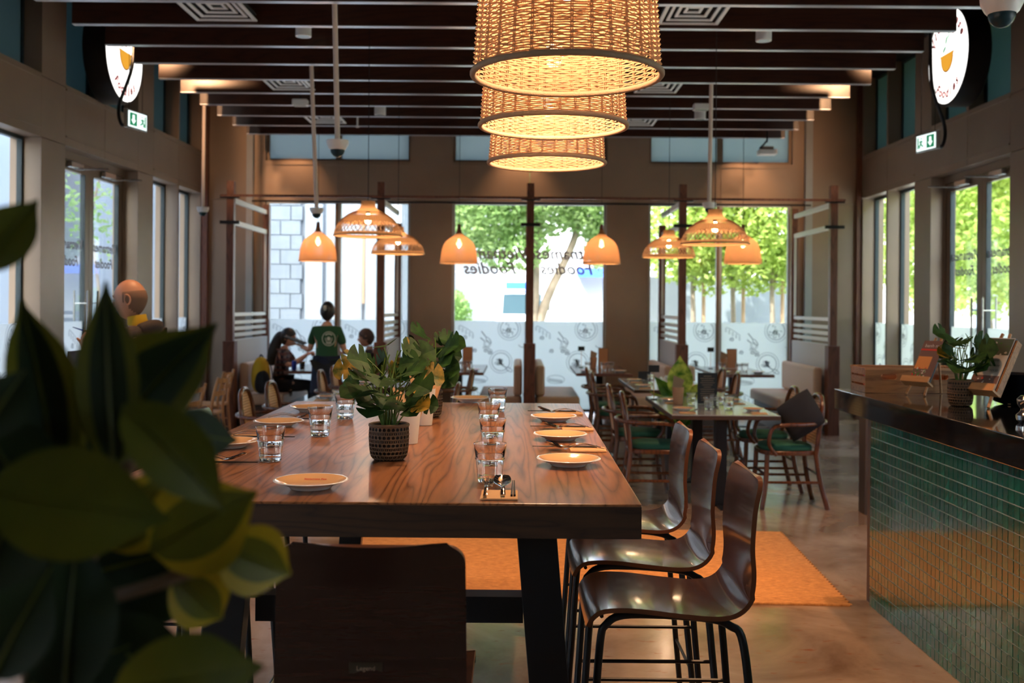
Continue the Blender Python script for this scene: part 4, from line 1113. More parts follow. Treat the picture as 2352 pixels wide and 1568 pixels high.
# things standing in the crate
for i, (x, m_, lab) in enumerate(((.05, M['pr_red'], 'orange red packet standing inside the crate at its left end'), (.30, M['card_blk'], 'dark packet standing inside the crate'))):
    o = MB().box(0, .03, 0, .14, 0, .09).build('packet', m_, loc=(1.895+x, 5.62, 1.147), bevel=.003); tag(o, lab, 'packet')

# menus on table easels
def easel(x, y, rz, k, label, menu_label, style):
    t = thing('table_easel', label, 'easel', (x, y, 1.137), rz, 'small wooden easels on the counter')
    K = M['kraft_wood']; ln = R(33)                     # board leans back by ln from vertical
    # local: reader in -Y direction, board rises towards +Y
    def P(u_, v_, w_=0):                                # u across, v along board, w off the board (towards reader)
        return Vector((u_, v_*sin(ln) - w_*cos(ln), .045*k + v_*cos(ln) + w_*sin(ln)*-1*-1))
    ledge = MB(); q = [P(-.075*k, 0, -.008), P(.075*k, 0, -.008), P(.075*k, 0, .04*k), P(-.075*k, 0, .04*k)]
    n = P(0, .010) - P(0, 0); ledge.prism(q, n); 
    lip = [P(-.075*k, .010, .04*k-.008), P(.075*k, .010, .04*k-.008), P(.075*k, .010, .04*k), P(-.075*k, .010, .04*k)]
    ledge.prism(lip, P(0, .022*k)-P(0, 0)); ledge.build('ledge', K, t)
    for s in (-1, 1):
        a = P(s*.05*k, .0, -.01); d = (P(0, 1)-P(0, 0)).normalized()
        b = a - d*(a.z/d.z); MB().tube([b+Vector((0, 0, .003)), P(s*.015*k, .27*k, -.012)], .0062*k, 8).build('leg', K, t, 60)
    MB().tube([Vector((0, .175*k, .004)), P(0, .24*k, -.022)], .0055*k, 8).build('leg', K, t, 60)
    m = thing('menu_book', menu_label, 'menu', (x, y, 1.137), rz, 'menus on the easels')
    h, w = .235*k, .115*k
    def slab(name, u0, u1, v0, v1, w0, w1, mat, par):
        q = [P(u0, v0, w0), P(u1, v0, w0), P(u1, v0, w1), P(u0, v0, w1)]
        return MB().prism(q, P(0, v1)-P(0, v0)).build(name, mat, par)
    b0 = .0115/1
    slab('board', -w/2, w/2, b0, b0+h, -.004, .006, M['card_blk'], m)
    pg = slab('cover', -w/2+.002, w/2-.002, b0+.001, b0+h-.001, .0065, .009, M['cover'] if style == 0 else M['pr_white'], m)
    e = .0094
    if style == 0:
        slab('red_band', -w/2+.002, w/2-.012, b0+h*.76, b0+h*.80, e, e+.0004, M['pr_red'], pg)
        slab('bread_print', -w/2+.006, w/2-.035*k, b0+h*.33, b0+h*.62, e, e+.0004, M['bread'], pg)
        slab('bread_crust_print', -w/2+.006, w/2-.035*k, b0+h*.06, b0+h*.16, e, e+.0004, M['bread'], pg)
        rr = random.Random(4)
        for nm, mt, n_ in (('salad_print', M['pr_green'], 16), ('chilli_print', M['pr_red'], 12), ('onion_print', M['pr_white'], 14)):
            g = MB()
            for _ in range(n_):
                uu = rr.uniform(-w/2+.008, w/2-.04*k); vv = b0+h*rr.uniform(.14, .35); s_ = rr.uniform(.003, .007)
                w_ = e+.0006+rr.uniform(0, .0006)
                g.prism([P(uu-s_, vv, w_), P(uu, vv-s_*.6, w_), P(uu+s_, vv, w_), P(uu, vv+s_*1.3, w_)], (P(0, 0, .0002)-P(0, 0)))
            g.build(nm, mt, pg)
        T = Matrix.Translation(P(0, b0+h*.84, e+.0005)) @ frame_m((1, 0, 0), (P(0, 1)-P(0, 0)).normalized(), (P(0, 0, 1)-P(0, 0)).normalized())
        text_obj('banh mi', 'cover_lettering', M['pr_white'], pg, .026*k, T, 0, .0001)
    else:
        rr = random.Random(8)
        slab('top_picture', -w/2+.004, w/2-.004, b0+h*.68, b0+h*.98, e, e+.0004, M['pr_grey'], pg)
        slab('lower_picture', -w/2+.004, w/2-.004, b0+h*.03, b0+h*.30, e, e+.0004, M['cover'], pg)
        for nm, mt, n_, va, vb in (('leaf_print', M['pr_green'], 18, .7, .96), ('dish_print', M['pr_red'], 9, .1, .95), ('glaze_print', M['pr_white'], 22, .05, .95)):
            g = MB()
            for _ in range(n_):
                uu = rr.uniform(-w/2+.01, w/2-.01); vv = b0+h*rr.uniform(va, vb)
                if .32 < (vv-b0)/h < .66: continue
                s_ = rr.uniform(.003, .009)
                w_ = e+.0006+rr.uniform(0, .0006); g.prism([P(uu-s_, vv, w_), P(uu, vv-s_*.6, w_), P(uu+s_, vv, w_), P(uu, vv+s_*1.1, w_)], (P(0, 0, .0002)-P(0, 0)))
            g.build(nm, mt, pg)
        for i_, (tx, sz) in enumerate((('Modern', .016), ('Vietnamese', .016), ('STREET FOOD', .012))):
            T = Matrix.Translation(P(0, b0+h*(.56-.09*i_), e+.0005)) @ frame_m((1, 0, 0), (P(0, 1)-P(0, 0)).normalized(), (P(0, 0, 1)-P(0, 0)).normalized())
            text_obj(tx, 'cover_lettering', M['pr_grey'], pg, sz*k, T, .1, .0001)
        slab('folded_second_menu', w/2+.001, w/2+.010, b0, b0+h*.97, -.035, .004, M['crate_wood'], m)
    return t
p1 = onz(2108, 908, 1.136); p2 = onz(2250, 935, 1.136)
easel(p1.x, p1.y, R(-58), 1.13, 'small wooden easel behind the potted plant on the counter', 'menu with a sandwich picture on the farther easel', 0)
easel(p2.x, p2.y, R(-60), 1.28, 'small wooden easel in front of the potted plant on the counter', 'tall menu with dish pictures on the nearer easel', 1)
# stacked black bowls
for i in range(9):
    o = MB().lathe([(.04, 0), (.075, .012), (.115, .042), (.121, .046), (.113, .042), (.07, .016), (.0005, .012)], 36).build('black_bowl', M['bowl_blk'], smooth=50, loc=(2.40, 4.97, 1.137+i*.013))
    tag(o, 'black stoneware bowl, %s of the stack at the right edge of the counter' % ('lowest', 'second', 'third', 'fourth', 'middle', 'sixth', 'seventh', 'second from top', 'topmost')[i], 'bowl', 'stacked black bowls')
q = onz(2352, 955, 1.136)
o = MB().lathe([(.02, 0), (.034, .012), (.036, .03), (.02, .045), (.016, .055), (.03, .075), (.032, .095), (.018, .11), (.0005, .112)], 24, fac=lambda a, z: 1+.03*sin(12*a)).build('pepper_mill', M['chrome'], smooth=40, loc=(2.07, 4.17, 1.137))
tag(o, 'faceted chrome shaker at the right edge on the counter', 'shaker')
# ---------------------------------------------------------------- pendant lamps
def bulb_light(parent, z, power, rad=.04):
    d = bpy.data.lights.new('bulb_light', 'POINT'); d.energy = power; d.color = WARM; d.shadow_soft_size = rad
    o = bpy.data.objects.new('bulb_light', d); C.objects.link(o); o.parent = parent; o.location = (0, 0, z); return o
def drum_lamp():
    t = thing('wicker_drum_lamp', 'x', 'pendant lamp')
    Hh = .40; NS = 31; NR = 60
    def rad(z): return .247 - .065*z
    mb = MB()
    for k in range(NR):
        z = .012 + (k+.5)*(Hh-.02)/NR; n = NS*4; vs = []; fs = []
        jit = [rnd.uniform(-.0009, .0009) for _ in range(n)]
        for i in range(n):
            a = 2*pi*i/n; ph = sin(NS*a/1.0 + (k % 2)*pi)
            r = rad(z) + .0035*ph; zz = z + jit[i]
            vs += [(r*cos(a), r*sin(a), zz+.0022), ((r+.0016)*cos(a), (r+.0016)*sin(a), zz-.0003), (r*cos(a), r*sin(a), zz-.0022)]
        for i in range(n):
            j = (i+1) % n
            for q in ((0, 1), (1, 2), (2, 0)): fs.append((i*3+q[0], i*3+q[1], j*3+q[1], j*3+q[0]))
        mb.add(vs, fs)
    o = mb.build('woven_strands', M['weave'], t, 80); o['kind'] = 'stuff'
    mb = MB()
    for i in range(NS*2):
        a0 = 2*pi*(i//2)/NS + pi/NS/2
        a = a0 + (-.010 if i % 2 else .010) + (pi/NS if False else 0)
        mb.tube([((rad(z)-.0005)*cos(a), (rad(z)-.0005)*sin(a), z) for z in (.005, .13, .26, Hh)], .0017, 4)
    o = mb.build('stakes', M['weave'], t, 80); o['kind'] = 'stuff'
    ringp = lambda r, z, n=64: [(r*cos(2*pi*i/n), r*sin(2*pi*i/n), z) for i in range(n)]
    MB().tube(ringp(.249, .004), .0085, 10, True).build('bottom_rim', M['rim'], t, 80)
    MB().tube(ringp(rad(Hh), Hh), .007, 8, True).build('top_rim', M['rim'], t, 80)
    g = MB()
    for k in range(3):
        a = k*2*pi/3; g.tube([(0, 0, Hh-.01), (rad(Hh)*cos(a), rad(Hh)*sin(a), Hh)], .003, 5)
    g.build('spider', M['bk_metal'], t)
    MB().lathe([(.02, Hh-.09), (.02, Hh-.01), (.008, Hh)], 14).build('socket', M['bk_metal'], t, 40)
    MB().lathe([(.0005, Hh-.20), (.022, Hh-.19), (.032, Hh-.16), (.026, Hh-.12), (.014, Hh-.09)], 16).build('bulb', M['bulb'], t, 80)
    MB().tube([(0, 0, Hh), (0, 0, ZC-2.2-.001)], .0035, 6).build('cable', M['bk_metal'], t)
    return t
dl = drum_lamp()
for i, (px, py, lab) in enumerate(((1302, 176, 'large wicker drum lamp, nearest and biggest, cut by the top of the picture'), (1271, 292, 'wicker drum lamp in the middle of the row over the high table'), (1256, 376, 'wicker drum lamp lowest in the picture, farthest of the row'))):
    v_ = uv(px, py)
    Y = (2.205-H)*F/-v_[1]; loc = (v_[0]*Y/F, Y, 2.205)
    if i == 0: o = dl; o.location = loc; tag(o, lab, None, 'wicker drum lamps over the high table')
    else: o = dup(dl, loc, i*.05, lab)
    bulb_light(o, .20, 13, .05)
def shade_surface(mb, prof, n, m0, m1, r_, zigzag=False): pass
def dome_lamp():
    t = thing('rattan_dome_lamp', 'x', 'pendant lamp')
    prof = [(.290, 0), (.286, .03), (.272, .07), (.246, .11), (.215, .145), (.170, .178), (.135, .197), (.095, .215), (.072, .235), (.062, .26), (.060, .295)]
    def R_(z):
        for (r0, z0), (r1, z1) in zip(prof, prof[1:]):
            if z0 <= z <= z1: return lerp(r0, r1, (z-z0)/(z1-z0))
        return prof[-1][0]
    def band(z0, z1, nm):
        zs = [lerp(z0, z1, i/5) for i in range(6)]
        MB().lathe_open([(R_(z), z) for z in zs], 48).build(nm, M['weave2'], t, 80)
    band(.0, .022, 'rim_band'); band(.112, .165, 'woven_band'); band(.198, .295, 'woven_neck')
    mb = MB(); n = 72
    for i in range(n):
        a = 2*pi*i/n
        mb.tube([((R_(z)+.001)*cos(a), (R_(z)+.001)*sin(a), z) for z in (.10, .14, .165, .18, .20)], .0028, 3)
    o = mb.build('ribs', M['weave'], t, 80); o['kind'] = 'stuff'
    mb = MB(); n = 44
    for i in range(n):
        for s in (-1, 1):
            a0 = 2*pi*i/n
            mb.tube([((R_(z)+.001)*cos(a0+s*(z-.02)*2.3), (R_(z)+.001)*sin(a0+s*(z-.02)*2.3), z) for z in (.015, .045, .08, .115)], .0026, 3)
    o = mb.build('lattice_band', M['weave'], t, 80); o['kind'] = 'stuff'
    MB().tube([(.290*cos(2*pi*i/48), .290*sin(2*pi*i/48), 0) for i in range(48)], .007, 8, True).build('bottom_rim', M['rim_in'], t, 80)
    MB().lathe([(.0005, .10), (.022, .11), (.030, .135), (.014, .19)], 14).build('bulb', M['bulb'], t, 80)
    MB().lathe([(.018, .19), (.018, .27), (.006, .30)], 12).build('socket', M['bk_metal'], t, 40)
    return t
def bell_lamp():
    t = thing('rattan_bell_lamp', 'x', 'pendant lamp')
    prof = [(.244, 0), (.240, .05), (.232, .11), (.222, .17), (.205, .225), (.175, .275), (.130, .315), (.085, .345), (.052, .375), (.034, .405), (.025, .44), (.020, .50)]
    mb = MB(); n = 84
    for i in range(n):
        a0 = 2*pi*i/n; w = 2*pi/n*.30
        P = [[(r*cos(a0-w), r*sin(a0-w), z), (r*cos(a0+w), r*sin(a0+w), z)] for r, z in prof]
        mb.grid(P)
    o = mb.build('vertical_canes', M['weave2'], t); o['kind'] = 'stuff'
    mb = MB()
    for k in range(46):
        z = .008+k*.0078
        r = 0
        for (r0, z0), (r1, z1) in zip(prof, prof[1:]):
            if z0 <= z <= z1: r = lerp(r0, r1, (z-z0)/(z1-z0))
        nn = 48; P = [[((r-.001)*cos(2*pi*i/nn), (r-.001)*sin(2*pi*i/nn), z-.0025), ((r-.001)*cos(2*pi*i/nn), (r-.001)*sin(2*pi*i/nn), z+.0025)] for i in range(nn+1)]
        mb.grid(P)
    o = mb.build('cross_weave', M['weave2'], t); o['kind'] = 'stuff'
    MB().lathe([(.050, .377), (.032, .407), (.026, .44), (.021, .505)], 16).build('neck', M['post'], t, 60)
    MB().tube([(.244*cos(2*pi*i/48), .244*sin(2*pi*i/48), 0) for i in range(48)], .006, 8, True).build('bottom_rim', M['rim_in'], t, 80)
    MB().lathe([(.0005, .20), (.028, .22), (.034, .25), (.016, .31)], 14).build('bulb', M['bulb'], t, 80)
    return t
def cabled(o, z):
    MB().tube([(0, 0, z), (0, 0, ZC-o.location.z-.001)], .0035, 5).build('cable', M['bk_metal'], o)
dm = dome_lamp(); be = bell_lamp()
items = [(dm, 845, 541, 8.8, 'rattan dome lamp on the left, nearer and larger of the left pair', 0), (dm, 914, 582, 11.3, 'rattan dome lamp on the left, smaller and lower, partly behind the nearer one', 0),
         (dm, 1642, 560, 8.8, 'rattan dome lamp on the right, nearer and larger of the right pair', 0), (dm, 1536, 590, 11.3, 'rattan dome lamp on the right, smaller and lower one', 0),
         (be, 730, 599, 13.3, 'rattan bell lamp farthest left, under a dome camera', 1), (be, 1054, 604, 13.3, 'rattan bell lamp left of the centre post', 1), (be, 1381, 605, 13.3, 'rattan bell lamp right of the centre post', 1), (be, 1706, 605, 13.3, 'rattan bell lamp farthest right, half behind a dome lamp', 1)]
done = set()
for src, px, py, Y, lab, kind in items:
    p = at(px, py, Y); gname = ('rattan dome lamps', 'rattan bell lamps')[kind]
    if src not in done: o = src; o.location = p; tag(o, lab, None, gname); done.add(src)
    else: o = dup(src, p, rnd.random()*.1, lab)
    o['lampkind'] = kind; src.get('x')
for o in [o for o in C.objects if 'lampkind' in o.keys()]:
    kind = o['lampkind']; del o['lampkind']
    for ch in list(o.children):
        if ch.type == 'LIGHT': bpy.data.objects.remove(ch)
    bulb_light(o, .09 if kind == 0 else .18, 6, .03); cabled(o, .295 if kind == 0 else .50)
# warm spotlights hung among the beams, aimed at the far corners
def spot(x, y, z, tx, ty, tz, pw, label, ang=60):
    t = thing('track_spotlight', label, 'spotlight', (x, y, z))
    dv = (Vector((tx, ty, tz))-Vector((x, y, z))).normalized(); q = dv.to_track_quat('-Z', 'Y').to_matrix().to_4x4()
    MB().lathe([(.045, -.06), (.045, .08), (.03, .10), (.0005, .10)], 16, M=q).build('head', M['bk_metal'], t, 40)
    MB().tube([(0, 0, .03), (0, 0, ZC-z-.001)], .01, 6).build('stem', M['bk_metal'], t)
    d = bpy.data.lights.new('spot_light', 'SPOT'); d.energy = pw; d.color = (1, .54, .27); d.spot_size = R(ang); d.spot_blend = .8; d.shadow_soft_size = .05
    o = bpy.data.objects.new('spot_light', d); C.objects.link(o); o.parent = t; o.location = dv*.1; o.rotation_euler = q.to_euler()
spot(-3.95, 9.6, 4.45, -3.3, 12.6, 3.98, 190, 'black spotlight high between beams and left wall', 50)
spot(3.95, 9.6, 4.45, 3.3, 12.6, 3.98, 150, 'black spotlight high between beams and right wall', 50)
for i, x in enumerate((-3.2, 0.0, 3.2)):
    spot(x, 14.32, 4.15, x*1.02, 14.8, 3.0, 26, 'black spotlight washing the %s of the back wall' % ('left end', 'middle', 'right end')[i], 80)
for i, (x, y) in enumerate(((-2.0, 6.2), (2.2, 6.6))):
    spot(x, y, 4.1, x, y+.2, 0, 170, 'black spotlight over the floor on the %s' % ('left', 'right')[i], 70)
spot(-.95, 3.3, 4.1, -.6, 3.4, 1.1, 42, 'black spotlight over the left side of the high table', 40)
spot(.75, 3.5, 4.1, .1, 3.6, 1.1, 42, 'black spotlight over the right side of the high table', 40)
spot(1.25, 4.0, 4.1, 1.25, 4.2, 0, 150, 'added fill spotlight over the floor between stools and counter', 60)  # extra lamp put in to brighten this stretch of floor
spot(.35, 5.7, 4.1, .5, 6.4, 0, 230, 'black spotlight aimed down at the orange rug', 44)

# ---------------------------------------------------------------- tableware
def plate():
    t = thing('side_plate', 'x', 'plate')
    MB().lathe_open([(.0005, .001), (.050, .001), (.053, 0), (.056, .002), (.060, .007), (.085, .017), (.0985, .0215), (.1005, .0225), (.0985, .0245), (.094, .0238)], 48).build('underside', M['porcelain'], t, 60)
    MB().lathe_open([(.094, .0238), (.078, .0185), (.062, .0105), (.0005, .0095)], 48).build('glazed_face', M['plate_in'], t, 60)
    return t
def tumbler():
    mb = MB(); n = 60
    def fac(a, z): return 1 + (.009*abs(cos(5*a))*1 if z < .066 and z > .006 else 0)
    prof = [(.0005, 0), (.031, 0), (.034, .003), (.0365, .03), (.0395, .06), (.0425, .067), (.0405, .070), (.0465, .107), (.0468, .1085), (.0445, .108), (.038, .068), (.036, .05), (.0335, .016), (.030, .0135), (.0005, .0125)]
    vs = []; 
    def f2(a, z): return fac(a, z)
    L = len(prof)
    for j, (r, z) in enumerate(prof):
        for k in range(n):
            a = 2*pi*k/n; q = r*(fac(a, z) if j < 7 else 1); vs.append((q*cos(a), q*sin(a), z))
    fs = [(j*n+k, j*n+(k+1) % n, (j+1)*n+(k+1) % n, (j+1)*n+k) for j in range(L-1) for k in range(n)]
    return mb.add(vs, fs)
def prof_z(u_, tip, hump):
    if u_ < .30: return .0035 + tip*((.30-u_)/.30)**1.4
    return .0035 + hump*sin(min(1, (u_-.30)/.70*1.02)*pi)**1.2 + .002*(u_-.3)
def spoon_g(l=.190):
    P = []
    for i in range(23):
        u_ = i/22; x = l*u_
        if u_ < .33: hw = .0235*sqrt(max(0, 1-((u_-.165)/.167)**2))**.9+.0012
        else: hw = .0030+.0026*max(0, (u_-.5))*2
        z = prof_z(u_, .020, .013); row = []
        for j in range(9):
            y = -hw+2*hw*j/8; q = y/hw; row.append((x, y, z+(.007*q*q*min(1, hw/.02) if u_ < .33 else -.0012*q*q)))
        P.append(row)
    return MB().grid(P, 0, .0014)
def fork_g(l=.190):
    mb = MB(); P = []
    Z_ = lambda x: prof_z(x/l, .016, .014)
    for i in range(15):
        u_ = i/14; x = lerp(.052, l, u_); hw = lerp(.0115, .0032, min(1, u_/.12)) + .0022*max(0, u_-.4)*1.4
        P.append([(x, -hw, Z_(x)), (x, 0, Z_(x)+.0008), (x, hw, Z_(x))])
    mb.grid(P, 0, .0015)
    for k in range(4):
        y = -.0097+k*.00647; mb.grid([[(x, y-w, Z_(x)), (x, y+w, Z_(x))] for x, w in ((0, .0012), (.018, .0018), (.036, .0019), (.053, .0019))], 0, .0015)
    return mb
def sticks_g(l=.225):
    mb = MB()
    for s in (-1, 1): mb.tube([(0, s*.0022, .003), (l, s*.0038, .003)], [.0014, .0032], 6)
    for s in (-1, 1): pass
    return mb
ZT = 1.1015
tools = {}
me_tum = None
def place_one(key, builder, name, mats, label, cat, group, loc, rz, smooth=50):
    if key not in tools:
        o = builder().build(name, mats, None, smooth); tools[key] = o; tag(o, label, cat, group)
    else:
        o = tools[key].copy(); C.objects.link(o); o['label'] = label; o['group'] = group
    o.location = loc; o.rotation_euler = (0, 0, rz); o.scale = (1, 1, 1); return o
def tumbler_at(p, label, group, sc=1, rz=0):
    o = place_one('tumbler', tumbler, 'tumbler', M['glassware'], label, 'glass', group, p, rz, 50); o.scale = (sc, sc, sc); return o
pl0 = plate(); plate_used = [False]
def plate_at(p, label, group, sc=1):
    if not plate_used[0]: plate_used[0] = True; o = pl0; o.location = p; tag(o, label, None, group)
    else: o = dup(pl0, p, 0, label, group)
    o.scale = (sc, sc, sc); return o
Z = Vector((0, 0, 1))
G = 'bistro tumblers on the high table'
for px, py, lab in ((1125, 1106, 'clear faceted tumbler behind the cutlery at the near end of the high table'), (1131, 1033, 'clear faceted tumbler second in the right row on the high table'), (1123, 987, 'clear faceted tumbler third in the right row on the high table'), (1142, 945, 'clear faceted tumbler farthest in the right row on the high table'),
                    (621, 1058, 'clear faceted tumbler nearest in the left row, beside the front left plate'), (735, 1001, 'clear faceted tumbler in the middle of the left row on the high table'), (793, 961, 'clear faceted tumbler farthest in the left row, left of the potted plant')):
    tumbler_at(onz(px, py, ZT), lab, G)
G = 'side plates on the high table'
for px, py, lab in ((714, 1120, 'tan side plate alone at the near left end of the high table'), (1306, 1068, 'tan side plate nearest on the right of the high table'), (1287, 1009, 'tan side plate second on the right of the high table'), (1272, 966, 'tan side plate third on the right of the high table'),
                    (1080, 922, 'tan side plate at the far end beside the farthest tumbler'), (528, 1026, 'tan side plate at the left edge behind the leaves'), (640, 978, 'tan side plate on the left behind the nearest left tumbler'), (715, 944, 'tan side plate farthest on the left of the high table')):
    o = plate_at(onz(px, py, ZT), lab, G)
    if px == 714: front_plate = o
gf = [c for c in front_plate.children if c.name.startswith('glazed')][0]
text_obj('Vietnamese Foodies', 'red_print', M['pr_red'], gf, .0105, Matrix.Translation((.006, .058, .0125)) @ Matrix.Rotation(R(22), 4, 'X'), .1, .0001, off=.02)
def napkin_g(): return MB().box(-.062, .062, -.048, .048, 0, .0025).box(-.0615, .0615, -.047, .046, .0027, .004)
def setting(p, rz, where):
    # local x = pointing away from the diner (towards the bowls); handles near the diner
    M_ = Matrix.Translation(p) @ Matrix.Rotation(rz, 4, 'Z')
    place_one('napkin', napkin_g, 'napkin', M['napkin'], 'kraft napkin under the cutlery ' + where, 'napkin', 'kraft napkins on the high table', M_ @ Vector((-.09, 0, 0)), rz, 0)
    def L(dx, dy, dz, dr): return M_ @ Vector((dx, dy, dz)), rz+pi+dr
    q, a = L(.055, -.005, .0045, .03); place_one('spoon', spoon_g, 'spoon', M['chrome'], 'steel spoon of the cutlery ' + where, 'spoon', 'spoons on the high table', q, a)
    q, a = L(.045, .030, .0045, -.03); place_one('fork', fork_g, 'fork', M['chrome'], 'steel fork beside the spoon ' + where, 'fork', 'forks on the high table', q, a)
    q, a = L(.10, -.036, .0045, 0); place_one('sticks', sticks_g, 'chopsticks', M['bk_metal'], 'black chopsticks on the napkin ' + where, 'chopsticks', 'chopsticks on the high table', q, a)
p = onz(1147, 1138, ZT); setting(p+Vector((.0, .09, 0)), pi/2, 'at the near end of the high table')
for py, px, w in ((1033, 1290, 'behind the nearest right plate'), (985, 1275, 'behind the second right plate'), (949, 1262, 'behind the third right plate')):
    p = onz(px, py, ZT); setting(p, pi, w)
for py, px, w in ((1062, 525, 'at the left edge beside the nearest left tumbler'), (1004, 620, 'behind the left edge plate'), (963, 690, 'farthest on the left')):
    p = onz(px, py, ZT); setting(p, 0, w)

def napkin_cup(p, k, label):
    t = thing('napkin_holder', label, 'napkin holder', p, 0, 'napkin cups on the high table')
    MB().lathe([(.0005, 0), (.033, 0), (.047, .15), (.0455, .15), (.032, .003), (.0005, .003)], 32).build('cup', M['paper'], t, 60)
    for i in range(7):
        a = R(-25 + 4*i) ; off = -.018+.006*i
        q = [(-.052+.002*i, off, .135), (.005+.004*i, off, .045), (.088-.003*i, off+.003, .195-.004*i), (.01, off, .150)]
        if i < 4: q = [(-.060, off, .205-.007*i), (-.035, off, .10), (.02, off, .05), (.040, off, .145)]
        MB().prism(q, (0, .0022, 0)).build('napkin', M['napkin'], t)
    t.rotation_euler = (0, 0, R(k))
    return t
napkin_cup(onz(938, 1017, ZT), 8, 'tapered paper cup of kraft napkins right behind the front potted plant')
napkin_cup(onz(974, 975, ZT), -6, 'farther paper cup of kraft napkins, right of the nearer one')
# ---------------------------------------------------------------- potted monsteras in cane pots
def mon_leaf(name, parent, base, dirv, up, size, mat, seed=0):
    r = random.Random(seed)
    d = dirv.normalized(); s = d.cross(up).normalized(); n = s.cross(d).normalized()
    out = []; N = 40
    for i in range(N+1):
        a = -pi + 2*pi*i/N
        q = abs(a)/pi
        rr_ = (1.0 - .34*q**1.5)*(.62+.38*cos(a*.5)**2)
        w = sin(a)*rr_*.78; l = .42 + cos(a)*rr_*.55
        if 0 < i < N and i % 5 == 2 and .15 < q < .88: w *= .36; l = lerp(l, .45, .3)
        out.append((w, l))
    def P(w, l):
        return base + d*(l*size) + s*(w*size) + n*(size*(.22*abs(w) - .28*max(0, l-.3)**2))
    mb = MB(); vs = [P(0, .0), P(0, .25), P(0, .5), P(0, .75), P(0, 1.0)]
    c = len(vs); vs += [P(w, l) for w, l in out]; fs = []
    def near(l): return min(range(5), key=lambda k: abs(k*.25-max(0, min(1, l))))
    for i in range(N):
        a, b = near(out[i][1]), near(out[i+1][1])
        if a == b: fs.append((a, c+i, c+i+1))
        else: fs.append((a, c+i, c+i+1, b))
    vs = [v + Vector((0, 0, 0)) for v in vs]
    mb.add(vs, fs, 0)
    return mb.build(name, mat, parent)
def cane_pot(t, r=.064, h=.112):
    prof = [(r*.72, 0), (r*.90, .012), (r*.97, h*.35), (r, h*.7), (r*.97, h*.98)]
    def R_(z):
        for (r0, z0), (r1, z1) in zip(prof, prof[1:]):
            if z0 <= z <= z1+1e-6: return lerp(r0, r1, (z-z0)/(z1-z0))
        return prof[-1][0]
    MB().lathe([(.0005, 0)]+[(a-.004, z) for a, z in prof]+[(r*.86, h*.98), (r*.84, h*.85), (.0005, h*.85)], 32).build('pot', M['pot_in'], t, 50)
    mb = MB(); n = 28; zs = [h*i/10*.98 for i in range(11)]
    for i in range(n):
        a0 = 2*pi*i/n
        mb.tube([(R_(z)*cos(a0), R_(z)*sin(a0), z) for z in zs[::2]], .0016, 3)
        for s in (-1, 1): mb.tube([(R_(z)*cos(a0+s*z/h*2*pi/n*4.5), R_(z)*sin(a0+s*z/h*2*pi/n*4.5), z) for z in zs], .0013, 3)
    for k in range(9):
        z = .006+(h-.012)*k/8; mb.tube([((R_(z)+.0003)*cos(2*pi*i/36), (R_(z)+.0003)*sin(2*pi*i/36), z) for i in range(36)], .0018, 3, True)
    o = mb.build('cane_weave', M['pot_cane'], t, 80); o['kind'] = 'stuff'
    MB().tube([(r*.95*cos(2*pi*i/36), r*.95*sin(2*pi*i/36), h*.99) for i in range(36)], .0055, 8, True).build('pot_rim', M['pot_cane'], t, 80)
    MB().lathe([(.0005, h*.90), (r*.80, h*.88)], 20).build('soil', M['soil'], t)
def monstera(p, label, tips, pot=(.064, .112), seed=1):
    t = thing('potted_monstera', label, 'potted plant', p, 0, 'small monsteras in cane pots')
    cane_pot(t, *pot); r = random.Random(seed); h = pot[1]
    q_ = random.Random(seed+50); tips = tips + [(x+q_.uniform(-.025, .025), z-q_.uniform(.0, .03), y+q_.uniform(-.05, .06), s_*.95, 0) for x, z, y, s_, m_ in tips if q_.random() < .75]
    for i, (lx, lz, ly, size, ymat) in enumerate(tips):
        size *= .98; top = Vector((lx, ly, lz)); a = r.uniform(0, 6.28); b = Vector((.018*cos(a), .018*sin(a), h*.88))
        mid = Vector((b.x*1.6+lx*.25, b.y*1.6+ly*.25, h+(lz-h)*.55))
        MB().tube(smooth_path([b, mid, top], 4), .0024, 5).build('stem', M['stem'], t, 60)
        outv = Vector((lx, ly, 0)); outv = outv.normalized() if outv.length > .01 else Vector((cos(a), sin(a), 0))
        d = (outv + Vector((r.uniform(-.5, .5), r.uniform(-.6, .2), r.uniform(-.45, .35)))).normalized()
        up = (Vector((0, -.75, .8)) + Vector((r.uniform(-.4, .4), r.uniform(-.5, .2), 0))).normalized()
        o = mon_leaf('leaf', t, top, d, up, size, M['leaf_y'] if ymat else M['leaf'], i)
        if ymat: o['label'] = 'yellow tinged leaf'
    return t
p = onz(893, 1054, ZT); s = F/p.y
def tipsfrom(cx, cy, s, lst): return [((x-cx)/s, (cy-y)/s, dy, sz, ym) for x, y, dy, sz, ym in lst]
A = [(835, 815, -.02, .085, 1), (815, 850, .0, .075, 1), (860, 835, -.06, .10, 0), (890, 815, .03, .10, 0), (915, 805, .05, .085, 1), (940, 830, .02, .09, 0), (925, 855, -.07, .105, 0), (960, 855, .0, .09, 1), (860, 870, -.08, .10, 0), (835, 880, .0, .085, 0), (890, 860, -.09, .10, 0),
     (900, 905, -.06, .10, 0), (870, 915, -.05, .09, 0), (930, 890, .05, .09, 1), (925, 915, -.03, .085, 0), (950, 925, -.05, .07, 1), (875, 800, .06, .08, 0), (905, 840, .0, .09, 0)]
monstera(p, 'potted monstera in a brown cane pot at the front of the high table', tipsfrom(893, 1054, s, A), (.064, .112), 2)
p = onz(983, 956, ZT); s = F/p.y
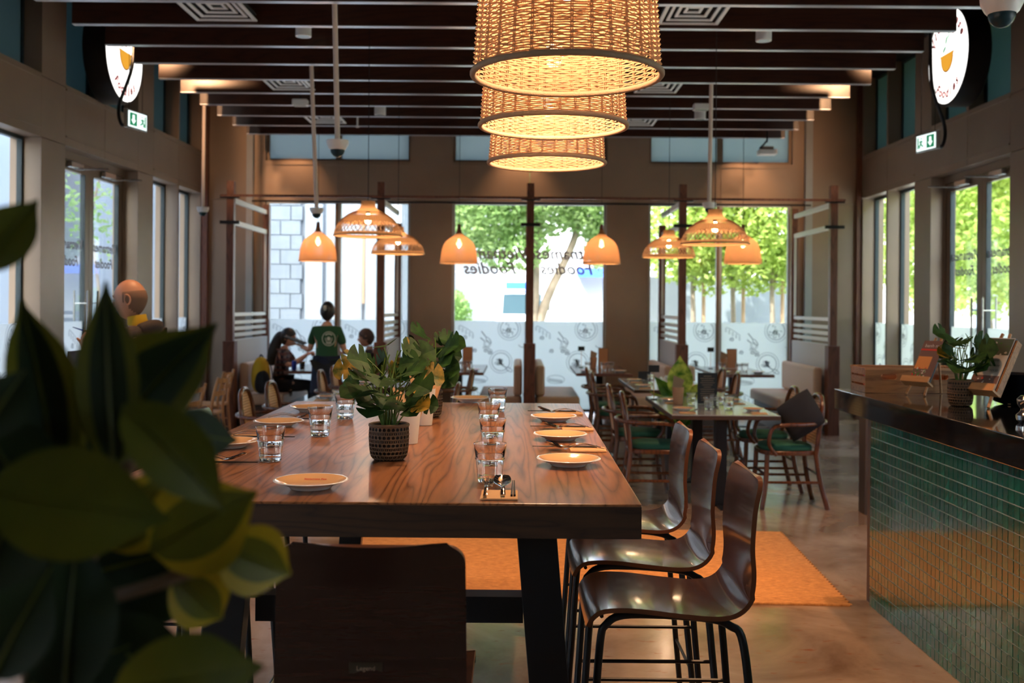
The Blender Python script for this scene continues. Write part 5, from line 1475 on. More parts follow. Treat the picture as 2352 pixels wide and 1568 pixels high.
B = [(985, 775, 0, .12, 0), (975, 805, -.03, .13, 0), (1000, 815, .0, .12, 0), (955, 815, .02, .11, 0), (1015, 800, -.02, .13, 0), (965, 840, -.06, .13, 0), (995, 840, -.07, .13, 0), (1005, 855, 0, .11, 0), (950, 845, 0, .12, 1), (980, 860, -.05, .12, 0), (990, 790, .05, .1, 0), (1000, 830, .06, .12, 0)]
monstera(p, 'potted monstera behind the front one on the high table, taller top leaf', tipsfrom(983, 956, s, B), (.064, .112), 5)
p = onz(2206, 931, 1.1375); s = F/p.y
Cc = [(2180, 770, 0, .10, 0), (2200, 785, -.02, .11, 0), (2225, 780, .0, .12, 0), (2185, 800, -.04, .09, 1), (2230, 805, -.03, .11, 0), (2190, 815, 0, .09, 1), (2215, 820, -.05, .11, 0), (2195, 835, -.05, .10, 0), (2225, 840, -.04, .10, 0), (2240, 815, 0, .11, 0), (2210, 800, .05, .1, 0), (2205, 845, .04, .1, 0)]
monstera(p, 'potted monstera between the two menu easels on the counter', tipsfrom(2206, 931, s, Cc), (.058, .12), 9)

# dumb cane plant on the floor between the right tables
def blade(name, parent, base, tip, width, nrm, mats, droop=.1, n=9, m=7, margin=0, tipsharp=1.0):
    base = Vector(base); tip = Vector(tip); ax = tip-base; L = ax.length; d = ax.normalized(); nrm = Vector(nrm)
    nrm = (nrm-d*nrm.dot(d)).normalized(); s = d.cross(nrm).normalized(); P = []
    for i in range(n+1):
        u_ = i/n; w = width*.54*(sin(pi*u_**.85)**(.72 if u_ < .55 else lerp(.72, 1.35, (u_-.55)/.45)) if 0 < u_ < 1 else 0)*(1-.08*u_) + .0012
        c = base+ax*u_ + nrm*(droop*L*sin(pi*u_))
        P.append([c + s*(w*(2*j/m-1)) + nrm*(w*.28*abs(2*j/m-1)**1.3) for j in range(m+1)])
    mb = MB().grid(P)
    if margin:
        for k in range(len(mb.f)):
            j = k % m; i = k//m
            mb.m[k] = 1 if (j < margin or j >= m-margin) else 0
    return mb.build(name, mats, parent, 80)
t = thing('floor_plant', 'broad leaved yellow green floor plant between the two right dining tables', 'potted plant', (1.58, 10.02, 0))
MB().lathe([(.0005, 0), (.13, 0), (.17, .28), (.155, .28), (.12, .02), (.0005, .02)], 28).build('pot', M['concrete_dk'], t, 50)
MB().lathe([(.0005, .24), (.15, .24)], 20).build('soil', M['soil'], t)
M['db'] = leafmat('dumb_cane_leaf', (.05, .16, .015), (.62, .66, .12), .35, .4, 14)
M['db2'] = leafmat('dumb_cane_leaf_dark', (.02, .10, .012), (.14, .28, .03), .35, .35, 8)
r = random.Random(3)
lv = [(.0, -.05, 1.12, .20, 'db')] + [(.26*cos(a), .26*sin(a), z, .14, 'db2' if i % 3 else 'db') for i, (a, z) in enumerate([(0.3, .92), (1.2, .85), (2.4, .95), (3.3, .82), (4.1, .88), (5.0, .78), (5.8, .86), (2.9, .70), (.0, .66), (3.8, .62), (5.4, .60), (1.8, .66)])]
for i, (x, y, z, w, mt) in enumerate(lv):
    b = Vector((x*.25, y*.25, max(.42, z-.42))); MB().tube([(x*.06, y*.06, .24), b], .009, 6).build('stem', M['stem'], t)
    o = blade('leaf', t, b, (x*1.15, y*1.15, z if i == 0 else z-.05), w*1.2, (-.2*x, -1, .4) if i == 0 else (0, -.4, 1), M[mt], .03 if i == 0 else .16)
    if i == 0: o['label'] = 'large upright variegated leaf'

# ---------------------------------------------------------------- items on the dining tables
def card_on(p, w, h, mat, label, grp, frame=True, rz=0):
    t = thing('menu_card', label, 'menu', p, rz, grp)
    MB().box(-w/2, w/2, -.006, .006, .0, h).build('card', mat, t)
    if frame: MB().box(-w/2-.006, -w/2, -.008, .008, 0, h+.006).box(w/2, w/2+.006, -.008, .008, 0, h+.006).box(-w/2, w/2, -.008, .008, h, h+.006).build('frame', M['concrete_dk'], t)
    return t
def holder_on(p, label, grp, k=1):
    t = thing('napkin_holder', label, 'napkin holder', p, 0, grp)
    MB().lathe([(.0005, 0), (.032*k, 0), (.042*k, .12*k), (.0405*k, .12*k), (.03*k, .004), (.0005, .004)], 20).build('cup', M['card'], t, 50)
    for i in range(4): MB().prism([(-.04*k, -.012+.008*i, .09*k), (.0, -.012+.008*i, .03*k), (.042*k, -.012+.008*i, .17*k), (-.03*k, -.012+.008*i, .20*k)], (0, .003, 0)).build('napkin', M['rim'], t)
def sign_on(p, label, grp, k=1):
    t = thing('table_sign', label, 'sign', p, 0, grp)
    MB().box(-.03, .03, -.02, .02, 0, .008).build('foot', M['bk_metal'], t); MB().tube([(0, 0, .008), (0, 0, .19*k)], .003, 6).build('stick', M['kraft_wood'], t)
    MB().box(-.037*k, .037*k, -.005, .005, .19*k, .24*k).build('board', M['card_blk'], t)
def bset(x, y, where, hd=0):   # one simple place setting: plate, napkin
    pass
ZD = .7515
for (nm, cx, y0, gl) in (('near right table', 1.635, 8.0, 5), ('table behind the floor plant', 1.60, 10.4, 4), ('near left table', -1.43, 8.0, 5), ('second left table', -1.355, 10.5, 4)):
    k = 0
    for (dx, dy, w) in ((-.28, .35, 'near left corner'), (-.28, 1.15, 'far left corner'), (.29, .35, 'near right corner'), (.29, 1.15, 'far right corner')):
        plate_at(Vector((cx+dx, y0+dy, ZD)), 'tan side plate at the %s of the %s' % (w, nm), 'side plates on the dining tables', .9)
        sx = 1 if dx < 0 else -1
        o = place_one('napkin', napkin_g, 'napkin', M['napkin'], 'kraft napkin at the %s of the %s' % (w, nm), 'napkin', 'napkins on the dining tables', Vector((cx+dx, y0+dy-.2, ZD)), 0, 0)
        o = place_one('spoon', spoon_g, 'spoon', M['chrome'], 'steel spoon at the %s of the %s' % (w, nm), 'spoon', 'spoons on the dining tables', Vector((cx+dx+sx*.09, y0+dy-.2, ZD+.0045)), 0 if sx < 0 else pi)
    for i, (dx, dy) in enumerate(((-.06, .42), (.03, .62), (.12, .48), (-.13, .85), (.14, .95))[:gl]):
        tumbler_at(Vector((cx+dx, y0+dy, ZD)), 'clear tumbler in the middle of the %s, %s' % (nm, ('front left', 'centre', 'front right', 'back left', 'back right')[i]), 'tumblers on the dining tables', .95)
card_on(Vector((1.635+.02, 8.92, ZD)), .17, .27, M['card_blk'], 'black printed menu card standing on the near right table', 'standing menu cards', False)
mc = C.objects[-1]
g = MB(); r = random.Random(5)
for i in range(12): 
    w = r.uniform(.03, .065); g.box(-w, w, -.0075, -.0062, .03+i*.019, .034+i*.019)
g.build('menu_text', M['rim'], mc.parent if mc.parent else mc)
holder_on(Vector((1.39, 8.85, ZD)), 'kraft napkin holder left of the black menu card on the near right table', 'napkin holders on the dining tables', 1.25)
sign_on(Vector((1.22+.02, 9.3, ZD)), 'small black sign on a stick at the back of the near right table', 'black table signs', 1.3)
card_on(Vector((1.45, 11.7, ZD)), .14, .10, M['card_blk'], 'black box on the table behind the floor plant', 'standing menu cards', False)
bt = [(TB[0], 'table of the plaid woman'), (TB[1], 'table left of the centre bench'), (TB[2], 'table right of the centre bench'), (TB[3], 'table at the white lit bench')]
for (l, x0, x1), nm in bt:
    cx = (x0+x1)/2
    if nm.startswith('table of'):
        o = MB().lathe([(.0005, 0), (.026, 0), (.033, .01), (.033, .105), (.027, .118), (.0005, .118)], 20).build('drink_can', M['can'], smooth=50, loc=(-2.84, 13.0, ZD)); tag(o, 'blue drink can on the table of the plaid woman', 'can')
        t = thing('iced_drink', 'glass of cola with a slice of orange on the table of the plaid woman', 'drink', (-2.735, 13.0, ZD))
        MB().lathe([(.0005, 0), (.03, 0), (.037, .12), (.0355, .12), (.029, .004), (.0005, .004)], 20).build('glass', M['glassware'], t, 50)
        MB().lathe([(.0005, .005), (.0285, .005), (.0335, .08), (.0005, .08)], 20).build('cola', M['cola'], t, 50)
        MB().lathe([(.0005, .081), (.0335, .081), (.035, .108), (.0005, .108)], 20).build('orange_slices', M['lemon'], t, 50)
        continue
    card_on(Vector((cx+.09, 14.1, ZD)), .125, .26, M['card'], 'tan framed menu card standing on the %s' % nm, 'standing menu cards')
    holder_on(Vector((cx-.06, 13.9, ZD)), 'brown napkin holder on the %s' % nm, 'napkin holders on the booth tables', 1.2)
    if not nm.startswith('table left'): sign_on(Vector((cx-.22, 14.0, ZD)), 'small black sign on a stick on the %s' % nm, 'black table signs', 1.2)
    for i, (dx, dy) in enumerate(((.04, 13.4), (.14, 13.5), (-.16, 13.5))): tumbler_at(Vector((cx+dx, dy, ZD)), 'clear tumbler on the %s, %s' % (nm, ('middle', 'right', 'left')[i]), 'tumblers on the booth tables', 1)
    plate_at(Vector((cx+.22, 13.1, ZD)), 'side plate at the right of the %s' % nm, 'side plates on the booth tables', .9)
    plate_at(Vector((cx-.22, 13.1, ZD)), 'side plate at the left of the %s' % nm, 'side plates on the booth tables', .9)

# ---------------------------------------------------------------- foreground rubber plant
t = thing('rubber_plant', 'large dark rubber plant with broad glossy leaves close to the camera on the left', 'potted plant', (-.50, .95, 0))
O = Vector((-.50, .95, 0))
MB().lathe([(.0005, 0), (.15, 0), (.19, .34), (.175, .34), (.14, .02), (.0005, .02)], 32).build('pot', M['concrete_dk'], t, 50)
MB().lathe([(.0005, .30), (.17, .30)], 20).build('soil', M['soil'], t)
def pt(px, py, Y): return at(px, py, Y)-O
br = [[(0, 0, .3), pt(120, 1900, .95), pt(150, 1400, .92), pt(225, 1250, .90), pt(300, 1060, .90)], [pt(120, 1900, .95), pt(60, 1500, .9), pt(60, 1100, .88), pt(50, 900, .86)], [pt(150, 1400, .92), pt(330, 1350, .9), pt(470, 1300, .92)], [pt(100, 1180, .9), pt(230, 1080, .93), pt(330, 950, .95)], [(0, 0, .3), pt(200, 1800, 1.0), pt(330, 1600, .95)]]
for b in br: MB().tube(smooth_path(b, 5), .006, 8).build('branch', M['stem_br'], t, 60)
LV = [ # base px, tip px, depth base, depth tip, width px, twist x, material set, margin
 ((130, 1110), (48, 688), .86, .92, 145, .75, 4), ((262, 1075), (243, 645), .88, .90, 125, .25, 4), ((215, 1075), (500, 742), .90, .97, 300, -.45, 1),
 ((285, 930), (515, 1170), .84, .86, 150, .6, 2), ((335, 990), (546, 1012), .93, 1.0, 110, .2, 0), ((-30, 1130), (392, 1192), .80, .84, 235, .25, 2),
 ((345, 1265), (592, 1128), .90, .93, 215, .55, 3), ((500, 1250), (668, 1318), .93, .97, 150, .1, 3), ((255, 1590), (605, 1530), .80, .86, 200, .35, 2),
 ((-40, 620), (88, 460), .84, .86, 120, .3, 2), ((10, 1480), (330, 1140), .95, 1.0, 260, .2, 0), ((60, 1250), (500, 1380), .97, 1.02, 260, -.2, 0),
 ((150, 1600), (180, 1230), .84, .88, 210, .2, 0), ((-60, 1400), (60, 1100), .82, .84, 230, .3, 0), ((200, 1420), (430, 1600), .92, .96, 200, .0, 0), ((-60, 960), (120, 1200), .83, .86, 190, .4, 0), ((160, 1250), (110, 930), .96, 1.0, 130, .2, 1),
 ((400, 1320), (510, 1420), .95, 1.0, 130, .3, 3), ((-20, 1560), (120, 1300), .80, .82, 160, .2, 0), ((250, 1260), (420, 1075), .92, .95, 150, .5, 3), ((-40, 1000), (60, 850), .8, .82, 120, .3, 0), ((330, 1180), (450, 1130), .96, 1.0, 150, .1, 0),
 ((60, 1580), (300, 1480), .9, .92, 220, .2, 0), ((350, 1600), (560, 1590), .92, .95, 120, .2, 0), ((120, 1340), (470, 1250), .96, .99, 190, .1, 0), ((100, 1000), (300, 1150), .97, 1.0, 240, .1, 0)]
sets = {0: [M['fic'], M['fic']], 1: [M['fic'], M['fic_lit_rib']], 2: [M['fic_lit_rib'], M['fic_lit_rib']], 3: [M['fic_lit_rib'], M['fic_y']], 4: [M['fic'], M['fic_lit_rib']]}
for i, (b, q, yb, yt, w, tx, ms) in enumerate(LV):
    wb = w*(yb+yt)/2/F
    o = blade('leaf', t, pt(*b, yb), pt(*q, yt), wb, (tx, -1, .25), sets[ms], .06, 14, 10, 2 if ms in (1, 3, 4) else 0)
    if ms == 3: o['label'] = 'leaf with lamplit edge painted yellow'
    vv = o.data.vertices; mid = [vv[k*11+5].co + Vector((0, -.0012, 0)) for k in range(15)]
    MB().tube(mid, [lerp(.0022, .0007, k/14) for k in range(15)], 5).build('midrib', M['fic_lit_rib'], o, 60)
# ---------------------------------------------------------------- people
def skin_geo(pts, edges, radii, sub=2):
    me = bpy.data.meshes.new('tmp'); me.from_pydata([tuple(p) for p in pts], edges, [])
    o = bpy.data.objects.new('tmp', me); C.objects.link(o)
    o.modifiers.new('s', 'SKIN').use_smooth_shade = True
    for i, r in enumerate(radii):
        r2 = r if isinstance(r, tuple) else (r, r)
        me.skin_vertices[0].data[i].radius = r2
    me.skin_vertices[0].data[0].use_root = True
    ss = o.modifiers.new('u', 'SUBSURF'); ss.levels = sub; ss.render_levels = sub
    dg = bpy.context.evaluated_depsgraph_get(); ev = o.evaluated_get(dg); m2 = ev.to_mesh()
    vs = [v.co.copy() for v in m2.vertices]; fs = [tuple(p.vertices) for p in m2.polygons]
    ev.to_mesh_clear(); bpy.data.objects.remove(o); bpy.data.meshes.remove(me)
    return vs, fs
def head_geo(kind='body', nu=36, nv=26):
    # face towards +Y, origin at head centre; kind body/hair variants
    P = []
    for i in range(nv+1):
        th = pi*i/nv; row = []
        for j in range(nu+1):
            ph = 2*pi*j/nu; d = Vector((sin(th)*cos(ph), sin(th)*sin(ph), cos(th)))
            x, y, z = d.x*.076, d.y*.098, d.z*.118
            if d.z < 0:
                k = (-d.z)**1.3; x *= 1-.30*k; y = y*(1-.12*k) + .018*k
            if d.y > 0:
                y += .024*math.exp(-((d.x/.13)**2 + ((d.z+.14)/.15)**2))       # nose
                y += .006*math.exp(-((d.x/.4)**2 + ((d.z-.20)/.10)**2))        # brow
                for s in (-1, 1): y -= .010*math.exp(-(((d.x-s*.38)/.16)**2 + ((d.z-.03)/.10)**2))
                y += .006*math.exp(-((d.x/.22)**2 + ((d.z+.45)/.07)**2))       # lips
                y += .008*math.exp(-((d.x/.25)**2 + ((d.z+.82)/.15)**2))       # chin
            row.append(Vector((x, y, z)))
        P.append(row)
    return P
def add_head(body_mb, root, M4, hairmat, style, skinmat):
    P = [[M4 @ p for p in row] for row in head_geo()]
    body_mb.grid([list(reversed(r)) for r in P])
    for s in (-1, 1):                               # ears
        e = [M4 @ Vector((s*(.073+.010*(1-abs(cos(a)))), -.008+.017*cos(a), -.004+.030*sin(a))) for a in [2*pi*i/12 for i in range(12)]]
        body_mb.tube(e, .0065, 6, True)
    parts = []
    g = MB()
    for s in (-1, 1): g.lathe([(.0005, -.012), (.008, -.009), (.012, 0), (.008, .009), (.0005, .012)], 10, M=M4 @ Matrix.Translation((s*.030, .083, .004)))
    g.build('eyes', M['white'], root, 60)
    g = MB()
    for s in (-1, 1): g.lathe([(.0005, -.003), (.0055, 0), (.0005, .003)], 8, M=M4 @ Matrix.Translation((s*.030, .0945, .004)))
    g.build('irises', M['bk_metal'], root)
    g = MB(); g.tube([M4 @ Vector(p) for p in ((-.022, .090, -.053), (0, .0975, -.050), (.022, .090, -.053))], .0028, 5); g.build('lips', M['pr_red'] if style == 'long' else M['skin2'], root)
    g = MB()
    for s in (-1, 1): g.tube([M4 @ Vector(p) for p in ((s*.014, .098, .026), (s*.032, .094, .031), (s*.048, .082, .026))], .0025, 5)
    g.build('eyebrows', hairmat, root)
    # hair cap: offset of the skull where it grows
    P = []; base = head_geo(); nv = len(base)-1; nu = len(base[0])-1
    for i in range(nv+1):
        th = pi*i/nv; row = []
        for j in range(nu+1):
            ph = 2*pi*j/nu; p = base[i][j]; dz, dy = cos(th), sin(th)*sin(ph)
            grow = {'long': dz > -.55+.9*dy + (.25 if dy > 0 else 0), 'bun': dz > -.42+.95*dy+ (.2 if dy > 0 else 0), 'short': dz > -.30+.85*dy, 'bald': dz > -.35+.9*dy and dy < .2 and dz < .42-.0*dy}[style]
            off = {'long': .012, 'bun': .011, 'short': .011, 'bald': .0022}[style] if grow else -.006
            n = p.normalized(); row.append(M4 @ (p + n*off))
        P.append(row)
    hb = MB().grid([list(reversed(r)) for r in P])
    return hb
def hand_geo(mb, wrist, direction, palm_n, curl=.5, sc=1.0, spread=1.0, thumb=1):
    d = Vector(direction).normalized(); n = Vector(palm_n); n = (n-d*n.dot(d)).normalized(); s = d.cross(n).normalized()*thumb
    w = Vector(wrist); L = .085*sc
    palm = [w, w+d*L*.45, w+d*L*.95]
    vs, fs = skin_geo(palm, [(0, 1), (1, 2)], [(.020*sc, .017*sc), (.030*sc, .013*sc), (.033*sc, .011*sc)], 2); mb.add(vs, fs)
    # orient-independent extra palm pads
    lens = [.072, .080, .074, .058]
    for k in range(4):
        b = w+d*L*.75+s*(.030-.020*k)*sc; pts = [b]; dd = d.copy(); p = b+d*.02*sc
        pts.append(p); ang = curl*.5
        for q in range(3):
            dd = (Matrix.Rotation(-curl*.75*(1 if True else 1), 3, s) @ dd) if thumb > 0 else (Matrix.Rotation(curl*.75, 3, s) @ dd)
            p = p+dd*lens[k]*sc*(.42, .33, .25)[q]; pts.append(p)
        vs, fs = skin_geo(pts, [(i, i+1) for i in range(4)], [.0095*sc, .0092*sc, .0085*sc, .0078*sc, .0062*sc], 1); mb.add(vs, fs)
    b = w+d*L*.25+s*.020*sc; pts = [b, b+(s*.7+d*.5)*.035*sc, b+(s*.7+d*.5)*.035*sc+(d*.9+n*.3)*.03*sc, b+(s*.7+d*.5)*.035*sc+(d*.9+n*.5)*.055*sc]
    vs, fs = skin_geo(pts, [(0, 1), (1, 2), (2, 3)], [.013*sc, .0115*sc, .0095*sc, .007*sc], 1); mb.add(vs, fs)

def person(label, loc, rz, J, skinmat, headM, hairmat, style, clothes, hands, group=None):
    t = thing('person', label, 'person', loc, rz, group)
    mb = MB()
    names = list(J['p'].keys()); idx = {n: i for i, n in enumerate(names)}
    pts = [Vector(J['p'][n]) for n in names]; ed = [(idx[a], idx[b]) for a, b in J['e']]
    vs, fs = skin_geo(pts, ed, [J['r'][n] for n in names], 2); mb.add(vs, fs)
    for h in hands: hand_geo(mb, *h)
    hb = add_head(mb, t, headM, hairmat, style, skinmat)
    mb.build('body', skinmat, t, 80)
    hair = hb.build('hair', hairmat, t, 80)
    for nm, chain, radii, mat in clothes:
        if isinstance(chain, dict):
            nn = list(chain['p'].keys()); ii = {n: i for i, n in enumerate(nn)}
            vs, fs = skin_geo([Vector(chain['p'][n]) for n in nn], [(ii[a], ii[b]) for a, b in chain['e']], [chain['r'][n] for n in nn], 2)
            MB().add(vs, fs).build(nm, mat, t, 80)
        else:
            vs, fs = skin_geo([Vector(p) for p in chain], [(i, i+1) for i in range(len(chain)-1)], radii, 2)
            MB().add(vs, fs).build(nm, mat, t, 80)
    return t, hair
def sub(J, keep, grow, extra=None):
    p = {k: J['p'][k] for k in keep}; e = [(a, b) for a, b in J['e'] if a in p and b in p]
    r = {k: (tuple(x+grow for x in J['r'][k]) if isinstance(J['r'][k], tuple) else J['r'][k]+grow) for k in keep}
    d = {'p': dict(p), 'e': list(e), 'r': dict(r)}
    if extra:
        for k, (pos, par, rad) in extra.items(): d['p'][k] = pos; d['e'].append((par, k)); d['r'][k] = rad
    return d
E0 = [('pelvis', 'waist'), ('waist', 'chest'), ('chest', 'neck0'), ('neck0', 'neck'), ('chest', 'shL'), ('shL', 'elL'), ('elL', 'wrL'), ('chest', 'shR'), ('shR', 'elR'), ('elR', 'wrR'), ('pelvis', 'hipL'), ('hipL', 'knL'), ('knL', 'anL'), ('anL', 'toL'), ('pelvis', 'hipR'), ('hipR', 'knR'), ('knR', 'anR'), ('anR', 'toR')]
R0 = dict(pelvis=(.135, .10), waist=(.12, .09), chest=(.145, .10), neck0=(.062, .058), neck=(.050, .052), shL=.052, elL=.036, wrL=.025, shR=.052, elR=.036, wrR=.025, hipL=.080, knL=.055, anL=.036, toL=.030, hipR=.080, knR=.055, anR=.036, toR=.030)
def HM(p, yaw=0, pitch=0, sc=1): return Matrix.Translation(p) @ Matrix.Rotation(yaw, 4, 'Z') @ Matrix.Rotation(pitch, 4, 'X') @ Matrix.Scale(sc, 4)

# waitress, back to the camera (faces +Y), left forearm out holding a black tablet
px_ = at(750, 860, 12.15)
J = dict(p=dict(pelvis=(0, 0, .90), waist=(0, 0, 1.02), chest=(0, 0, 1.20), neck0=(0, .0, 1.335), neck=(0, .02, 1.39), shL=(-.145, 0, 1.27), elL=(-.205, .02, 1.04), wrL=(-.34, .17, 1.085), shR=(.145, 0, 1.27), elR=(.205, .01, 1.05), wrR=(.20, .20, 1.0), hipL=(-.085, 0, .85), knL=(-.09, .02, .47), anL=(-.09, -.02, .08), toL=(-.10, .11, .035), hipR=(.085, 0, .85), knR=(.09, .02, .47), anR=(.09, -.02, .08), toR=(.10, .11, .035)), e=E0, r=dict(R0))
J['r'].update(chest=(.135, .09), waist=(.11, .085), elL=.034, elR=.034)
shirt = sub(J, ['waist', 'chest', 'neck0', 'shL', 'shR'], .014, {'slL': ((-.195, .01, 1.10), 'shL', .052), 'slR': ((.195, .005, 1.10), 'shR', .052), 'hem': ((0, 0, .94), 'waist', (.156, .116))})
shirt['r']['neck0'] = (.060, .055); shirt['r']['waist'] = (.140, .102); shirt['r']['chest'] = (.148, .104)
pants = sub(J, ['pelvis', 'hipL', 'knL', 'anL', 'hipR', 'knR', 'anR'], .016)
shoes = []
w_, hair = person('waitress seen from behind in a green t-shirt and navy apron, holding out a black tablet', (px_.x, 12.15, 0), 0, J, M['skin'], HM((0, .035, 1.50), 0, -.12), M['hair'], 'bun',
    [('tshirt', shirt, None, M['green_shirt']), ('trousers', pants, None, M['blk_cloth']),
     ('shoe', [(-.09, -.04, .045), (-.095, .05, .04), (-.10, .13, .035)], [.045, .043, .036], M['bk_metal']), ('shoe', [(.09, -.04, .045), (.095, .05, .04), (.10, .13, .035)], [.045, .043, .036], M['bk_metal'])],
    [((-.34, .17, 1.085), (-.8, .35, .3), (0, .4, 1), .5, 1, 1, 1), ((.20, .20, 1.0), (-.5, .7, .2), (-.4, 0, 1), .8, 1, 1, -1)])
vs = []; P = []
for i in range(9):
    z = .98-.055*i; k = .155+.030*(i/8)
    P.append([(k*1.04*cos(a), .118*(1+.25*i/8)*sin(a), z) for a in [2*pi*j/28 for j in range(29)]])
MB().grid(P, 0, .004).build('apron', M['navy'], w_, 80)
MB().tube(smooth_path([(-.02, -.125, .965), (-.10, -.14, .985), (-.12, -.14, .93), (-.02, -.125, .965), (.05, -.13, .93)], 3), .007, 5).build('apron_bow', M['navy'], w_)
# bun with claw clip
MB().lathe([(.0005, -.045), (.034, -.032), (.046, 0), (.034, .032), (.0005, .045)], 16, M=HM((0, -.075, 1.535), 0, .5)).build('hair_bun', M['hair'], w_, 80)
g = MB()
for k in range(5): g.tube([(-.004+.010*(k-2)*.6, -.120, 1.575), (-.004+.010*(k-2)*.8, -.132, 1.545), (-.004+.010*(k-2)*.6, -.118, 1.515)], .0035, 5)
g.build('claw_clip', M['print_w'], w_)
# shirt print
def back_y(x, z): return -.104 - .012*(1-min(1, abs(x)/.15)) 
def ringprint(cx, cz, r0, r1, n=28, a0=0, a1=2*pi, yo=0):
    P = [[(cx+r*cos(a0+(a1-a0)*i/n), -.128+.9*(cx+r*cos(a0+(a1-a0)*i/n))**2*1.6+yo, cz+1.08*r*sin(a0+(a1-a0)*i/n)) for r in (r0, r1)] for i in range(n+1)]
    return P
g = MB(); g.grid(ringprint(.045, 1.185, .070, .079)).grid(ringprint(.045, 1.185, .046, .060, 16, .25*pi, .75*pi)).grid(ringprint(.045, 1.185, .046, .058, 12, 1.3*pi, 1.7*pi)).grid(ringprint(.045, 1.185, .0, .022)).grid(ringprint(.045, 1.185, .034, .042, 20, .9*pi, 2.1*pi))
g.build('shirt_print', M['print_w'], w_)
tb = MB().box(-.13, .13, -.09, .09, -.006, .006, M=Matrix.Translation((px_.x-.415, 12.34, 1.155)) @ Matrix.Rotation(R(20), 4, 'Y') @ Matrix.Rotation(R(4), 4, 'X')).build('tablet', M['blk_cloth'], bevel=.002)
tag(tb, 'black tablet held out by the waitress over the table', 'tablet')

# seated woman in plaid (faces +X)
Xw = at(655, 800, 13.35).x
J = dict(p=dict(pelvis=(0, 0, .55), waist=(.0, 0, .69), chest=(.03, 0, .87), neck0=(.05, 0, 1.0), neck=(.065, 0, 1.05), shL=(.03, .155, .95), elL=(.16, .19, .80), wrL=(.33, .08, .93), shR=(.03, -.155, .95), elR=(.15, -.19, .79), wrR=(.34, -.07, .92), hipL=(.04, .09, .53), knL=(.43, .10, .53), anL=(.44, .10, .10), toL=(.55, .10, .05), hipR=(.04, -.09, .53), knR=(.43, -.10, .53), anR=(.44, -.10, .10), toR=(.55, -.10, .05)), e=E0, r=dict(R0))
J['r'].update(chest=(.095, .13), waist=(.085, .115), pelvis=(.10, .13))
def plaid():
    m, N, L, P = newmat('plaid_flannel'); tc = N.new('ShaderNodeTexCoord'); out = None
    cols = []
    for ax in ('X', 'Z'):
        w = N.new('ShaderNodeTexWave'); w.bands_direction = ax; w.inputs['Scale'].default_value = 4.5; w.inputs['Distortion'].default_value = .3; L.new(tc.outputs['Object'], w.inputs['Vector'])
        cr = N.new('ShaderNodeValToRGB'); cr.color_ramp.elements[0].position = .45; cr.color_ramp.elements[1].position = .6; L.new(w.outputs['Fac'], cr.inputs[0]); cols.append(cr)
    mx = N.new('ShaderNodeMix'); mx.data_type = 'RGBA'; L.new(cols[0].outputs[0], mx.inputs['Factor']); mx.inputs['A'].default_value = (.012, .013, .03, 1); mx.inputs['B'].default_value = (.13, .11, .12, 1)
    m2 = N.new('ShaderNodeMix'); m2.data_type = 'RGBA'; L.new(cols[1].outputs[0], m2.inputs['Factor']); L.new(mx.outputs['Result'], m2.inputs['A']); m2.inputs['B'].default_value = (.10, .04, .045, 1)
    L.new(m2.outputs['Result'], P.inputs['Base Color']); P.inputs['Roughness'].default_value = .9; return m
M['plaid'] = plaid()
shirt = sub(J, ['pelvis', 'waist', 'chest', 'neck0', 'shL', 'shR'], .018, {'slL': ((.14, .188, .82), 'shL', .055), 'slR': ((.13, -.188, .81), 'shR', .055)})
shirt['r']['neck0'] = (.055, .06)
wo, hair = person('woman with long dark hair in a plaid shirt seated on the leftmost bench, eating', (Xw-.06, 13.35, 0), 0, J, M['skin'], HM((.095, 0, 1.155), R(-90), -.25), M['hair'], 'long',
    [('plaid_shirt', shirt, None, M['plaid']), ('trousers', sub(J, ['pelvis', 'hipL', 'knL', 'anL', 'hipR', 'knR', 'anR'], .014), None, M['blk_cloth'])],
    [((.33, .08, .93), (.6, -.5, .3), (-.4, 0, 1), .9, 1, 1, 1), ((.34, -.07, .92), (.6, .5, .3), (-.4, 0, 1), .9, 1, 1, -1)])
MB().add(*skin_geo([Vector(p) for p in ((.05, 0, 1.20), (-.02, 0, 1.16), (-.07, 0, 1.05), (-.10, -.02, .92), (-.12, -.03, .78))], [(0, 1), (1, 2), (2, 3), (3, 4)], [(.055, .075), (.05, .08), (.045, .08), (.04, .08), (.02, .06)], 2)).build('long_hair', M['hair'], wo, 80)

# seated man in black (faces -X)
Xm = at(842, 800, 13.35).x
J2 = dict(p={k: (-v[0], v[1], v[2]) for k, v in J['p'].items()}, e=E0, r=dict(J['r'])); J2['r'].update(chest=(.11, .15), waist=(.10, .13))
J2['p'].update(elL=(-.12, .20, .74), wrL=(-.33, .13, .79), elR=(-.12, -.20, .74), wrR=(-.33, -.12, .79))
shirt = sub(J2, ['pelvis', 'waist', 'chest', 'neck0', 'shL', 'shR'], .016, {'slL': ((-.10, .195, .80), 'shL', .058), 'slR': ((-.10, -.195, .80), 'shR', .058)}); shirt['r']['neck0'] = (.055, .06)
person('man with short brown hair in a black shirt seated facing the plaid woman', (Xm+.09, 13.35, 0), 0, J2, M['skin2'], HM((-.095, 0, 1.155), R(90), -.1), M['hair_br'], 'short',
    [('shirt', shirt, None, M['blk_cloth']), ('trousers', sub(J2, ['pelvis', 'hipL', 'knL', 'anL', 'hipR', 'knR', 'anR'], .014), None, M['blk_cloth'])],
    [((-.33, .13, .79), (-1, -.3, -.1), (0, 0, -1), .5, 1, 1, 1), ((-.33, -.12, .79), (-1, .3, -.1), (0, 0, -1), .5, 1, 1, -1)])

